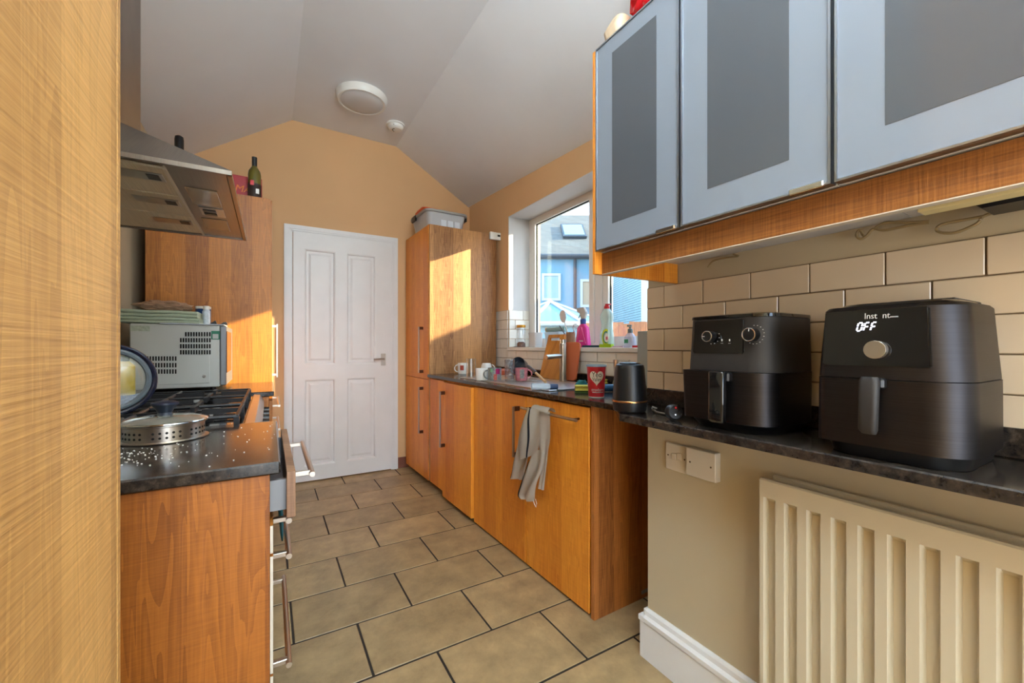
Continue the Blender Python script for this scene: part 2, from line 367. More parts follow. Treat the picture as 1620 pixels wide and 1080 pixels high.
def simple(name, bm, m, label, cat, group=None, smooth=False):
    return obj(name, bm, m, None, smooth, label, cat, group)
def struct(name, bm, m, label=None, parent=None):
    return obj(name, bm, m, parent, False, label, None, None, 'structure')

# ------------------------------------------------------------------ the room shell
YB, XL, XR, YF = 3.88, -0.66, 1.77, -1.8
XN, YN = 1.30, 1.143                       # tiled wall near the camera: face and end
# floor with its tiles
floor = struct('floor', bx(B(), XL-0.1, 2.0, YF-0.1, 3.98, -0.05, -0.0025), FGROUT, 'brown slate effect tiled kitchen floor')
ROWS = [-1.66, -1.35, -1.035, -0.725, -0.41, -0.1, 0.215, 0.53, 0.845, 1.16, 1.475, 1.79, 2.095, 2.41, 2.725, 3.05, 3.37, 3.66, 3.93]
tmesh = {}
def floor_tile(x0, x1, y0, y1):
    g = 0.004; w_, l_ = round(x1-x0-2*g, 4), round(y1-y0-2*g, 4)
    if (w_, l_) not in tmesh:
        bm = B(); bx(bm, -w_/2, w_/2, -l_/2, l_/2, -0.012, 0.0, 0.0022)
        me = bpy.data.meshes.new('floor_tile'); bm.to_mesh(me); bm.free(); me.materials.append(FTILE); tmesh[(w_, l_)] = me
    o = bpy.data.objects.new('floor_tile', tmesh[(w_, l_)]); C.objects.link(o); o.parent = floor
    o.location = ((x0+x1)/2, (y0+y1)/2, random.uniform(-0.0008, 0))
for i in range(len(ROWS)-1):
    y0, y1 = ROWS[i], min(ROWS[i+1], YB)
    off = 0.311 if i % 2 == 0 else 0.5405
    if abs(ROWS[i]-1.475) < 1e-6: assert i % 2 == 0
    x = off-0.4615*3
    while x < XR:
        a, b = max(x, XL), min(x+0.4615, XR)
        if b-a > 0.05: floor_tile(a, b, y0, y1)
        x += 0.4615
# walls
struct('wall_back', prism(B(), [(XL, YB, 0), (XR, YB, 0), (XR, YB, 2.56), (1.02, YB, 3.01), (0.16, YB, 3.018), (XL, YB, 2.469)], (0, 0.1, 0)), PEACH, 'peach painted end wall with the door')
struct('wall_left', bx(B(), XL-0.1, XL, YF, YB+0.1, 0, 2.6), CREAM, 'cream left wall behind hood and microwave')
bm = B(); bx(bm, XL-0.1, -0.4, YF-0.1, YF, 0, 3.05); bx(bm, 1.1, 2.10, YF-0.1, YF, 0, 3.05); bx(bm, -0.4, 1.1, YF-0.1, YF, 2.25, 3.05); bx(bm, -0.4, 1.1, YF-0.1, YF, 0, 0.2)
struct('wall_front', bm, CREAM, 'wall behind the photographer with an opening added to let light in')
OY0, OY1, OZ0, OZ1 = 1.20, 3.075, 1.125, 2.255      # window opening
bm = B()
bx(bm, XR, 2.10, YN, 3.98, 0, OZ0); bx(bm, XR, 2.10, YN, 3.98, OZ1, 2.7); bx(bm, XR, 2.10, OY1, 3.98, OZ0, OZ1); bx(bm, XR, 2.10, YN, OY0, OZ0, OZ1)
wall_right = struct('wall_right', bm, PEACH, 'peach painted window wall over the sink')
bm = B(); bx(bm, XN, 2.10, YF, YN, 0, 3.0)
bx(bm, 1.2, XN, YF, 1.057, 0, 0.889)
wall_near = struct('wall_near', bm, CREAM, 'cream wall with metro tiles above the ledge')
def eave(y): return 2.575-(YB-y)*0.0625
bm = B()
def slab(bm, pts, t=0.06): prism(bm, pts, (0, 0, t))
slab(bm, [(0.16, YF, 3.018), (1.02, YF, 3.01), (1.02, 3.98, 3.01), (0.16, 3.98, 3.018)])
slab(bm, [(XL-0.1, YF, 2.469-0.067), (0.16, YF, 3.018), (0.16, 3.98, 3.018), (XL-0.1, 3.98, 2.469-0.067)])
ys_ = [YF+(3.98-YF)*k/40 for k in range(41)]
skin(bm, [[Vector(p) for p in ((1.02, y, 3.01), (1.26, y, 3.01+(eave(y)-3.01)*0.329), (1.51, y, 3.01+(eave(y)-3.01)*0.671), (XR, y, eave(y)), (XR, y, eave(y)+0.06), (1.02, y, 3.07))] for y in ys_])
slab(bm, [(XR, YF, eave(YF)), (2.10, YF, eave(YF)), (2.10, 3.98, eave(3.98)), (XR, 3.98, eave(3.98))])
ce_ = struct('ceiling', bm, CEIL, 'white vaulted ceiling with two sloping sides')
ce_.data.polygons.foreach_set('use_smooth', [True]*len(ce_.data.polygons)); ce_.data.set_sharp_from_angle(angle=math.radians(15))
# reveal lining of the window: pale plaster
bm = B()
bx(bm, XR-0.001, 1.98, OY1-0.004, OY1+0.001, 1.452, OZ1); bx(bm, XR-0.001, 1.98, OY0, OY1, OZ1-0.004, OZ1+0.001)
struct('trim_1', bm, PALE, 'pale plaster lining of the window recess')
# sill
struct('trim_2', bx(B(), XR-0.018, 1.985, OY0, OY1, OZ0-0.02, OZ0+0.008, 0.003), UPVC, 'white window sill board')
# wall tiles (part of the walls)
TZ = [0.962, 1.042, 1.124, 1.206, 1.288, 1.370, 1.452]
def wall_tile(parent, face, y0, y1, z0, z1, m, axis='X'):
    g = 0.0016
    key = (axis, round(y1-y0, 4), round(z1-z0, 4), m.name)
    if key not in tmesh:
        w_, h_ = (y1-y0)/2-g, (z1-z0)/2-g; bm = B()
        if axis == 'X': bx(bm, -0.007, 0.0, -w_, w_, -h_, h_, 0.0016)
        else: bx(bm, -w_, w_, -0.007, 0.0, -h_, h_, 0.0016)
        me = bpy.data.meshes.new('wall_tile'); bm.to_mesh(me); bm.free(); me.materials.append(m); tmesh[key] = me
    o = bpy.data.objects.new('wall_tile', tmesh[key]); C.objects.link(o); o.parent = parent
    o.location = (face, (y0+y1)/2, (z0+z1)/2) if axis == 'X' else ((y0+y1)/2, face, (z0+z1)/2)
def tile_field(parent, face, ya, yb, zs, y_ref, m, axis='X', per=0.1635):
    for r, (z0, z1) in enumerate(zip(zs, zs[1:])):
        k = TZ.index(z1) if z1 in TZ else 0
        y = y_ref + (per/2 if k % 2 == 0 else 0)
        y -= per*math.ceil((y-ya)/per+1)
        while y < yb:
            a, b = max(y, ya), min(y+per, yb)
            if b-a > 0.012: wall_tile(parent, face, a, b, z0, z1, m, axis)
            y += per
obj('grout', bx(B(), XN-0.003, XN, -0.4, YN, 0.962, 1.371), GROUT, wall_near)
tile_field(wall_near, XN-0.003, -0.35, YN, TZ[:-1], 1.0605, TILE)
obj('grout', bx(B(), XR-0.003, XR, OY1, 3.30, 0.962, 1.453), GROUT, wall_right)
tile_field(wall_right, XR-0.003, OY1, 3.30, TZ, 2.033, TILEW)
obj('grout', bx(B(), XR-0.003, XR, YN+0.01, OY1, 0.962, 1.105), GROUT, wall_right)
tile_field(wall_right, XR-0.003, YN+0.01, OY1, [0.962, 1.042, 1.105], 2.033, TILEW)
tile_field(wall_right, OY1-0.005, XR, 1.975, [1.134, 1.206, 1.288, 1.370, 1.452], 1.83, TILEW, 'Y')
# skirting boards
bm = B()
prof = [(0, 0), (-0.020, 0), (-0.020, 0.128), (-0.024, 0.136), (-0.024, 0.150), (-0.014, 0.158), (-0.012, 0.172), (-0.004, 0.180), (0, 0.180)]
prism(bm, [(1.2+a, YF, z) for a, z in prof], (0, 1.057-YF, 0))
bx(bm, 1.18, 1.30, 1.0572, 1.077, 0, 0.130); bx(bm, 1.176, 1.30, 1.0572, 1.081, 0.134, 0.152); bx(bm, 1.188, 1.30, 1.0572, 1.069, 0.152, 0.178, 0.004)
struct('baseboard_right', bm, WHITE, 'white moulded skirting under the radiator wall')
bm = B(); bx(bm, 1.03, 1.14, YB-0.012, YB, 0, 0.1, 0.002)
struct('baseboard_back', bm, TERRA, 'brown tile skirting beside the door frame')

# ------------------------------------------------------------------ door
door = thing('door_1', 'white four panelled internal door', None, (0.57, YB, 0), kind='structure')
def wbox(*a, **k): return bx(B(), *a, **k)
DX0, DX1, DZ = 0.166, 0.966, 2.090
bm = B()
YD = YB-0.03
cols = [(0.248, 0.490), (0.580, 0.829)]; rws = [(0.135, 0.862), (0.986, 1.958)]
xs = [DX0, cols[0][0], cols[0][1], cols[1][0], cols[1][1], DX1]; zs_ = [0.012, rws[0][0], rws[0][1], rws[1][0], rws[1][1], DZ]
for a, b in ((0, 1), (2, 3), (4, 5)): bx(bm, xs[a], xs[b], YD, YB, zs_[0], zs_[5])
for c in cols:
    for a, b in ((0, 1), (2, 3), (4, 5)): bx(bm, c[0], c[1], YD, YB, zs_[a], zs_[b])
obj('door_frame_rails', bm, WHITE, door)
for c in cols:
    for r in rws:
        bm = B(); bx(bm, c[0], c[1], YD+0.020, YB, r[0], r[1])
        # sloped moulding around and raised centre
        def rect(i, y): return [Vector((c[0]+i, y, r[0]+i)), Vector((c[1]-i, y, r[0]+i)), Vector((c[1]-i, y, r[1]-i)), Vector((c[0]+i, y, r[1]-i))]
        skin(bm, [rect(0.0, YD+0.001), rect(0.010, YD+0.004), rect(0.016, YD+0.016), rect(0.034, YD+0.016), rect(0.050, YD+0.009)], False, True)
        obj('door_panel', bm, WHITE, door)
hd = obj('handle_plate', wbox(0.874, 0.915, YD-0.006, YD, 0.965, 1.075, b=0.002), SATIN, door)
bm = B(); cyl(bm, (0.894, YD, 1.028), (0.894, YD-0.045, 1.028), 0.009); tube(bm, [(0.894, YD-0.045, 1.028), (0.86, YD-0.047, 1.028), (0.80, YD-0.045, 1.026)], 0.008)
obj('lever', bm, SATIN, hd, True)
bm = B()
for i, (o1, o2, d) in enumerate(((0.0, 0.062, 0.016), (0.004, 0.050, 0.022), (0.012, 0.036, 0.027))):
    zt = 2.150
    bx(bm, DX0-0.066+o1, DX0-0.066+o2, YB-d, YB, 0, zt-o2, 0.0); bx(bm, DX1+0.066-o2, DX1+0.066-o1, YB-d, YB, 0, zt-o2, 0.0)
    bx(bm, DX0-0.066+o1, DX1+0.066-o1, YB-d, YB, zt-o2, zt-o1, 0.0)
struct('trim_3', bm, WHITE, 'white moulded architrave around the door')

# ------------------------------------------------------------------ window
win = thing('window_1', 'white framed double window over the sink', None, (2.0, 2.12, OZ0), kind='structure')
WX0, WX1 = 1.978, 2.04
bm = B()
bx(bm, WX0, WX1, OY1-0.055, OY1+0.004, OZ0-0.004, OZ1+0.004); bx(bm, WX0, WX1, OY0-0.004, OY0+0.055, OZ0-0.004, OZ1+0.004)
bx(bm, WX0, WX1, OY0+0.055, OY1-0.055, OZ1-0.045, OZ1+0.004); bx(bm, WX0, WX1, OY0+0.055, OY1-0.055, OZ0, OZ0+0.04); bx(bm, WX0+0.001, WX1-0.001, 2.145, 2.215, OZ0+0.039, OZ1-0.044)
obj('window_frame', bm, UPVC, win)
def sash(y0, y1, x0):
    bm = B(); w_ = 0.052; z0, z1 = OZ0+0.036, OZ1-0.028
    bx(bm, x0, x0+0.05, y0, y0+w_, z0, z1, 0.004); bx(bm, x0, x0+0.05, y1-w_, y1, z0, z1, 0.004); bx(bm, x0+0.001, x0+0.049, y0+w_-.004, y1-w_+.004, z0, z0+0.045); bx(bm, x0+0.001, x0+0.049, y0+w_-.004, y1-w_+.004, z1-0.032, z1)
    s = obj('sash', bm, UPVC, win)
    bm = B(); bx(bm, x0+0.02, x0+0.024, y0+w_-0.006, y1-w_+0.006, z0+0.04, z1-0.028)
    obj('glass_pane', bm, GLASS, s)
    bm = B()
    for a in (y0+w_-0.003, y1-w_-0.003): bx(bm, x0+0.016, x0+0.030, a, a+0.006, z0+0.044, z1-0.032)
    bx(bm, x0+0.016, x0+0.030, y0+w_, y1-w_, z1-0.036, z1-0.031)
    obj('gasket', bm, DARK, s)
sash(2.222, OY1-0.05, WX0-0.006); sash(OY0+0.05, 2.140, WX0+0.004)

# ------------------------------------------------------------------ outside, seen through the window
def vprism(poly_lzd, dvec): return prism(B(), [view(*p) for p in poly_lzd], view(*dvec)-view(0, 0, 0))
def vbox(l0, l1, z0, z1, d0, d1):
    return prism(B(), [view(l0, z0, d0), view(l1, z0, d0), view(l1, z1, d0), view(l0, z1, d0)], view(0, 0, d1)-view(0, 0, d0))
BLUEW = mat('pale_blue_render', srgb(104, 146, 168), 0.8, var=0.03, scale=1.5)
SLATE = brickmat('grey_roof_slate', srgb(100, 102, 98), srgb(112, 112, 106), srgb(76, 78, 78), 3.0)
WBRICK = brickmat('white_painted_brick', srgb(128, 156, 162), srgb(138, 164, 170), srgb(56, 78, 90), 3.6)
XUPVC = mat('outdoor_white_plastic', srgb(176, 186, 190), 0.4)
GUTTER = mat('dark_gutter', srgb(48, 58, 66), 0.5)
struct('trim_4', bx(B(), 2.1, 30, -12, 30, -0.15, -0.1), mat('paving', srgb(150, 146, 140), 0.9, var=0.1), 'grey paved yard outside')
hs = thing('house', 'pale blue rendered house with slate roof and skylight', 'house', view(3, 0, 17), 'houses beyond the window')
obj('wall', vbox(-4, 12, -0.1, 4.9, 17, 23.9), BLUEW, hs)
obj('roof', vprism([(-4.3, 4.72, 16.75), (-4.3, 7.66, 20.5), (-4.3, 4.72, 24.2)], (16.6, 0, 0)), SLATE, hs)
bm = B(); tube(bm, [view(-4.3, 4.80, 16.72), view(12.3, 4.80, 16.72)], 0.09); obj('gutter', bm, GUTTER, hs, True)
bm = B(); tube(bm, [view(2.58, 4.75, 16.9), view(2.58, -0.1, 16.9)], 0.06); obj('downpipe', bm, GUTTER, hs, True)
def roofpt(lat, d): return view(lat, 4.72+(d-16.75)*0.784, d-0.02)
up = Vector(view(0, 0.784, 1)-view(0, 0, 0)).normalized(); nrm = Vector(view(0, 1, -0.784)-view(0, 0, 0)).normalized()
sk = obj('skylight', prism(B(), [roofpt(2.25, 18.25), roofpt(3.30, 18.25), roofpt(3.30, 19.35), roofpt(2.25, 19.35)], nrm*0.12), GUTTER, hs)
obj('skylight_pane', prism(B(), [p+nrm*0.11 for p in (roofpt(2.33, 18.35), roofpt(3.22, 18.35), roofpt(3.22, 19.25), roofpt(2.33, 19.25))], nrm*0.03), mat('sky_pane', srgb(120, 150, 170), 0.15), sk)
def hwin(l0, l1, z0, z1, blind):
    bm = B(); fw = 0.10
    for a in ((l0, l0+fw, z0, z1), (l1-fw, l1, z0, z1), (l0+fw, l1-fw, z0, z0+fw), (l0+fw, l1-fw, z1-fw, z1)):
        prism(bm, [view(a[0], a[2], 16.93), view(a[1], a[2], 16.93), view(a[1], a[3], 16.93), view(a[0], a[3], 16.93)], view(0, 0, 0.1)-view(0, 0, 0))
    f = obj('window', bm, XUPVC, hs)
    obj('pane', vbox(l0+fw, l1-fw, z0+fw, z1-fw, 16.97, 17.02), blind, f)
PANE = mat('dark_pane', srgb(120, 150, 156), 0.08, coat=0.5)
hwin(1.22, 2.0, 3.02, 4.14, PANE); hwin(2.80, 3.95, 2.75, 3.90, mat('pale_blind', srgb(160, 150, 130), 0.7)); hwin(-1.2, -0.3, 3.02, 4.14, PANE)
gb = thing('gable_house', 'white painted brick gable of the house to the right', 'house', view(5, 0, 14), 'houses beyond the window')
obj('wall', prism(B(), [view(3.95, -0.1, 16.4), view(4.05, -0.1, 12.9), view(9, -0.1, 12.9), view(9, -0.1, 16.4)], (0, 0, 6.6)), WBRICK, gb)
obj('corner_render', prism(B(), [view(4.03, -0.1, 12.85), view(9, -0.1, 12.85), view(9, -0.1, 12.9), view(4.03, -0.1, 12.9)], (0, 0, 6.6)), mat('cream_render', srgb(170, 172, 164), 0.8), gb)
obj('roof', prism(B(), [view(3.6, 6.5, 12.6), view(9.3, 6.5, 12.6), view(6.5, 9.0, 12.6)], view(0, 0, 4)-view(0, 0, 0)), SLATE, gb)
# conservatory with white ribs
cn = thing('conservatory', 'glazed conservatory roof with white ribs in front of the blue house', 'conservatory', view(1.11, 0, 12))
apex = view(1.11, 2.42, 12); ev = [view(1.11+1.75*math.cos(math.radians(22.5+45*k)), 1.72, 12+1.75*math.sin(math.radians(22.5+45*k))) for k in range(8)]
bm = B(); av = bm.verts.new(apex); evs = [bm.verts.new(p) for p in ev]
for k in range(8): bm.faces.new((av, evs[k], evs[(k+1) % 8]))
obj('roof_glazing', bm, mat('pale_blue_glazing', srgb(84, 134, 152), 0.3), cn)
for k in range(8):
    bm = B(); tube(bm, [apex+Vector((0, 0, .03)), ev[k]+Vector((0, 0, .03))], 0.045, 6); obj('rib', bm, XUPVC, cn, True)
bm = B(); tube(bm, [p for p in ev], 0.06, 6, closed=True); obj('gutter', bm, XUPVC, cn, True)
bm = B(); prism(bm, [Vector((p.x, p.y, -0.1)) for p in [view(1.11+1.6*math.cos(math.radians(22.5+45*k)), 0, 12+1.6*math.sin(math.radians(22.5+45*k))) for k in range(8)]], (0, 0, 1.8))
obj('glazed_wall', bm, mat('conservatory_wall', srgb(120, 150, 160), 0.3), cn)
fn = thing('fence', 'orange brown timber board fence across the yard', 'fence', view(3.2, 0, 9))
FB = wood('fence_timber', srgb(176, 118, 78), srgb(116, 70, 44), saw=0.2, plank=0.2)
x = 1.6
while x < 5.2:
    obj('board', vbox(x, x+0.115, -0.1, 1.66+random.uniform(-.03, .03), 9, 9.02), FB, fn); x += 0.12
obj('rail', vbox(1.6, 5.2, 1.2, 1.28, 9.02, 9.07), FB, fn)

oh = thing('sun_blocker', 'unseen brick block added in the yard to cut the low sun', 'sun_blocker', (6.2, 0.3, -0.1))  # placed out of view to block low sun; its form is assumed
obj('wall', bx(B(), 5.2, 7.2, -1.6, 2.2, -0.1, 2.72), brickmat('red_brick', srgb(132, 80, 62), srgb(150, 92, 70), srgb(150, 140, 128), 3.6), oh)
obj('roof', bx(B(), 5.1, 7.3, -1.7, 2.3, 2.72, 2.82), SLATE, oh)

# ------------------------------------------------------------------ right-hand run of units (slightly out of square with the room)
RF = Matrix.Translation((1.161, 1.325, 0)) @ Matrix.Rotation(math.radians(1.37), 4, 'Z')
def R(x, y, z): return RF @ Vector((x, y, z))
def Rinv(p): return RF.inverted() @ Vector(p)
setT(RF)
def v_handle(parent, x, y, z0, z1, m=SATIN, pm=DARKMET, out=0.034):      # upright bar handle on a face looking to -x
    bm = B(); bx(bm, x-out-0.008, x-out+0.002, y-0.007, y+0.007, z0, z1, 0.002)
    h = obj('handle', bm, m, parent)
    for z in (z0+0.0, z1-0.024):
        obj('handle_post', wbox(x-out, x, y-0.006, y+0.006, z, z+0.024, b=0.001), pm, h, label='dark brown handle post')
def unit(name, label, y0, y1, z0, z1, group=None):
    return thing(name, label, 'cabinet', (0.3, (y0+y1)/2, 0), group)
DB = 0.575
# dishwasher end unit
u = unit('base_cabinet', 'oak base cabinet at the near end with horizontal rail and towel', 0.0, 0.49, 0, .87, 'oak base cabinets under the sink worktop')
obj('carcass', wbox(0.03, DB, 0.022, 0.488, 0.08, 0.75), OAKR, u)
obj('end_panel', wbox(0.0, DB+0.01, -0.02, 0.0, 0.0, 0.890, b=0.001), wood('oak_end_panel', srgb(196, 122, 58), srgb(112, 58, 22), plank=0.09, seed=4, saw=0.3), u)
obj('plinth', wbox(0.035, 0.05, 0.0, 0.49, 0.0, 0.08), DARK, u)
dr = obj('door', wbox(0.0, 0.02, 0.012, 0.487, 0.012, 0.881, b=0.0015), OAKR, u)
bm = B(); cyl(bm, (-0.040, 0.045, 0.826), (-0.040, 0.475, 0.826), 0.0065)
h = obj('rail_handle', bm, SATIN, dr, True)
for y in (0.075, 0.445):
    bm = B(); cyl(bm, (-0.040, y, 0.826), (0.0, y, 0.826), 0.005); obj('handle_post', bm, DARKMET, h, True)
st = obj('sticker', wbox(0.285, 0.345, -0.0206, -0.02, 0.020, 0.037), mat('pale_sticker', srgb(150, 138, 126), 0.7, var=0.3, scale=300), u, label='small pale printed sticker on the end panel')
u = unit('base_cabinet', 'oak base cabinet behind the towel with upright bar handle', 0.49, 1.1, 0, .87, 'oak base cabinets under the sink worktop')
obj('carcass', wbox(0.03, DB, 0.492, 1.098, 0.08, 0.75), OAKR, u)
obj('plinth', wbox(0.035, 0.05, 0.49, 1.1, 0.0, 0.08), DARK, u)
dr = obj('door', wbox(0.0, 0.02, 0.493, 1.096, 0.012, 0.881, b=0.0015), OAKR, u)
v_handle(dr, 0.0, 0.555, 0.555, 0.822)
u = unit('base_cabinet', 'oak base cabinet with slightly proud door and long upright handle', 1.1, 1.6, 0, .87, 'oak base cabinets under the sink worktop')
obj('carcass', wbox(0.03, DB, 1.102, 1.598, 0.09, 0.889), OAKR, u)
obj('plinth', wbox(0.06, 0.075, 1.1, 1.6, 0.0, 0.09), DARK, u)
dr = obj('door', wbox(-0.018, 0.006, 1.102, 1.585, 0.03, 0.874, b=0.0015), OAKR, u)
v_handle(dr, -0.018, 1.535, 0.405, 0.812)
u = unit('filler_cabinet', 'narrow oak filler cabinet beside the tall cabinet', 1.6, 1.9, 0, .87)
obj('carcass', wbox(0.035, DB, 1.602, 1.898, 0.09, 0.889), OAKR, u)
obj('plinth', wbox(0.06, 0.075, 1.6, 1.9, 0.0, 0.09), DARK, u)
dr = obj('front_panel', wbox(0.006, 0.026, 1.603, 1.9, 0.045, 0.880, b=0.0015), OAKR, u)
# tall unit
TT = 2.135
u = unit('tall_cabinet', 'tall oak larder cabinet beside the window with sunlit side', 1.92, 2.5, 0, TT)
obj('side_panel', wbox(0.004, 0.625, 1.905, 1.925, 0.05, TT, b=0.001), OAKD, u)
obj('carcass', wbox(0.03, 0.62, 1.927, 2.515, 0.09, TT-0.002), OAKR, u)
obj('plinth', wbox(0.06, 0.075, 1.925, 2.515, 0.0, 0.09), DARK, u)
dr = obj('upper_door', wbox(0.0, 0.02, 1.928, 2.515, 0.872, TT, b=0.0015), OAKR, u)
v_handle(dr, 0.0, 2.05, 0.918, 1.305)
dr = obj('lower_door', wbox(0.0, 0.02, 1.928, 2.515, 0.045, 0.867, b=0.0015), OAKR, u)
v_handle(dr, 0.0, 2.05, 0.412, 0.800)
# worktop with a hole for the sink bowl
WT = 0.915; WTH = 0.024
bm = B()
bwl = (0.09, 0.44, 0.40, 0.86)           # x0 x1 y0 y1 of the bowl
xw = 0.60
bx(bm, -0.016, bwl[0], -0.148, 1.904, WT-WTH, WT, 0.003); bx(bm, bwl[1], xw-0.01, -0.148, 1.904, WT-WTH, WT)
bx(bm, bwl[0], bwl[1], -0.148, bwl[2], WT-WTH, WT); bx(bm, bwl[0], bwl[1], bwl[3], 1.904, WT-WTH, WT)
bx(bm, 0.150, xw-0.01, -0.176, -0.148, WT-WTH, WT)
obj('sink_worktop', bm, GRAN, None, label='dark speckled worktop along the window holding the sink', cat='worktop')
sk = thing('sink', 'stainless steel sink with bowl and drainer set in the worktop', 'sink', (0.27, 0.9, WT))
bm = B(); x0, x1, y0, y1 = 0.05, 0.49, 0.36, 1.42
bx(bm, x0, bwl[0]+.012, y0, y1, WT, WT+0.006, 0.002); bx(bm, bwl[1]-.012, x1, y0, y1, WT, WT+0.006, 0.002); bx(bm, bwl[0]+.012, bwl[1]-.012, y0, bwl[2]+.012, WT, WT+0.0058); bx(bm, bwl[0]+.012, bwl[1]-.012, bwl[3]-.012, y1, WT, WT+0.0058)
obj('rim', bm, STEEL, sk)
bm = B()
rings = [rr_ring(bwl[0]+.004, bwl[1]-.004, bwl[2]+.004, bwl[3]-.004, WT+0.004, 0.05), rr_ring(bwl[0]+.008, bwl[1]-.008, bwl[2]+.008, bwl[3]-.008, WT-0.15, 0.05)]
skin(bm, rings, True, False); obj('bowl', bm, STEEL, sk, True)
bm = B()
for k in range(8): bx(bm, x0+0.06+k*0.042, x0+0.075+k*0.042, bwl[3]+0.06, y1-0.05, WT+0.006, WT+0.009, 0.001)
obj('drainer_ridges', bm, STEEL, sk)
bm = B(); lathe(bm, (0.265, 0.63, WT-0.1495), [(0.04, 0), (0.04, 0.004), (0.025, 0.005), (0.02, 0.002)]); obj('plughole', bm, CHROME, sk, True)
setT(Matrix.Identity(4))
# upstand behind the sink
simple('upstand', wbox(XR-0.016, XR-0.002, 1.16, 3.20, WT+0.001, 0.960, b=0.002), GRAN, 'dark upstand strip along the window wall behind the sink', 'upstand')
simple('upstand', wbox(XN-0.020, XN-0.002, -0.6, YN-0.01, WT+0.001, 0.977, b=0.002), GRAN, 'dark upstand strip along the tiled wall behind the air fryers', 'upstand')
# ledge worktop
A_ = R(-0.016, -0.150, 0)
poly = [(A_.x, A_.y-0.0005), (1.008, 1.008), (1.012, YF), (XN-0.001, YF), (XN-0.001, A_.y+0.0025)]
bm = prism(B(), [(x, y, WT-WTH) for x, y in poly], (0, 0, WTH))
bmesh.ops.bevel(bm, geom=[e for e in bm.edges if abs(e.verts[0].co.z-e.verts[1].co.z) < 1e-5 and e.verts[0].co.z > WT-0.01], offset=0.003, segments=1, affect='EDGES')
simple('ledge_worktop', bm, GRAN, 'narrow dark speckled ledge worktop carrying the air fryers', 'worktop')
# tap
p = atZ(891, 604, WT); p = Vector((1.60, 2.09, WT+0.007))
t = thing('mixer_tap', 'brushed steel cylinder mixer tap behind the sink bowl', 'tap', p)
bm = B(); lathe(bm, p, [(0.026, 0), (0.026, 0.006), (0.0215, 0.008), (0.0215, 0.232), (0.020, 0.236)]); obj('column', bm, SATIN, t, 30)
bm = B(); cyl(bm, p+Vector((-0.015, 0, 0.158)), p+Vector((-0.155, -0.035, 0.152)), 0.0145); obj('spout', bm, SATIN, t, 30)
bm = B(); cyl(bm, p+Vector((0, 0, 0.2365)), p+Vector((0, 0, 0.262)), 0.0205); obj('lever_cap', bm, CHROME, t, 30)

# ------------------------------------------------------------------ towel over the rail
XT = 1.098
def tp(x, y, dx=0.0): return atX(x, y, XT+dx)
STR = []
def sheet(bm, left, right, nu, amp, freq, ph, dx, stripes=()):
    def samp(pl, t):
        n = len(pl)-1; f = min(t*n, n-1e-6); i = int(f); f -= i
        g = lambda k: Vector(pl[max(0, min(n, k))])
        p0, p1, p2, p3 = g(i-1), g(i), g(i+1), g(i+2)
        return 0.5*((2*p1)+(p2-p0)*f+(2*p0-5*p1+4*p2-p3)*f*f+(3*p1-3*p2+p3-p0)*f**3)
    nv = 26; rows = []; L_ = [tp(*q) for q in left]; R_ = [tp(*q) for q in right]
    for j in range(nv+1):
        a = samp(L_, j/nv); b = samp(R_, j/nv); row = []
        for i in range(nu+1):
            q = a.lerp(b, i/nu); k = min(1, j/7+0.25)
            q.x += dx + amp*k*math.sin(freq*i/nu*math.pi*2+ph+1.4*j/nv) + amp*0.4*math.sin(5.1*i/nu+2.3*j/nv*3+ph) - 0.010*math.sin(math.pi*i/nu)
            row.append(q)
        rows.append(row)
    vr = [[bm.verts.new(q) for q in row] for row in rows]
    for r0, r1 in zip(vr, vr[1:]):
        for i in range(nu): bm.faces.new((r0[i], r0[i+1], r1[i+1], r1[i]))
    for i0, j0, j1 in stripes: STR.append([(row[i0]+Vector((-0.0035, 0, 0)), row[i0+1]+Vector((-0.0035, 0, 0))) for row in rows[j0:j1+1]])
def weave(name, c1, c2):
    m, nt, p = principled(name); g = N(nt, 'ShaderNodeNewGeometry'); s = N(nt, 'ShaderNodeSeparateXYZ'); L(nt, g.outputs['Position'], s.inputs[0])
    w1 = N(nt, 'ShaderNodeTexWave'); w1.inputs['Scale'].default_value = 120; w1.bands_direction = 'Z'; L(nt, g.outputs['Position'], w1.inputs['Vector'])
    w2 = N(nt, 'ShaderNodeTexWave'); w2.inputs['Scale'].default_value = 120; w2.bands_direction = 'Y'; L(nt, g.outputs['Position'], w2.inputs['Vector'])
    mu = N(nt, 'ShaderNodeMath', operation='MULTIPLY'); L(nt, w1.outputs[1], mu.inputs[0]); L(nt, w2.outputs[1], mu.inputs[1])
    mx = N(nt, 'ShaderNodeMixRGB'); mx.inputs[1].default_value = c1; mx.inputs[2].default_value = c2; L(nt, mu.outputs[0], mx.inputs[0]); L(nt, mx.outputs[0], p.inputs[0])
    b = N(nt, 'ShaderNodeBump'); b.inputs['Strength'].default_value = 0.5; b.inputs['Distance'].default_value = 0.002; L(nt, mu.outputs[0], b.inputs['Height']); L(nt, b.outputs[0], p.inputs['Normal'])
    p.inputs['Roughness'].default_value = 0.95; return m
TOW = weave('towel_weave', srgb(222, 210, 192), srgb(240, 232, 220)); STRIPE = mat('towel_stripe', srgb(36, 40, 48), 0.95)
tw = thing('tea_towel', 'beige tea towel with dark stripes hanging over the rail handle', 'towel', tp(840, 650))
bm = B()
# loop over the rail and the back leaf
sheet(bm, [(846, 646), (844, 668), (847, 700), (851, 740), (847, 772)], [(866, 651), (867, 690), (864, 712), (863, 728), (857, 776)], 14, 0.005, 1.6, 0.4, 0.016)
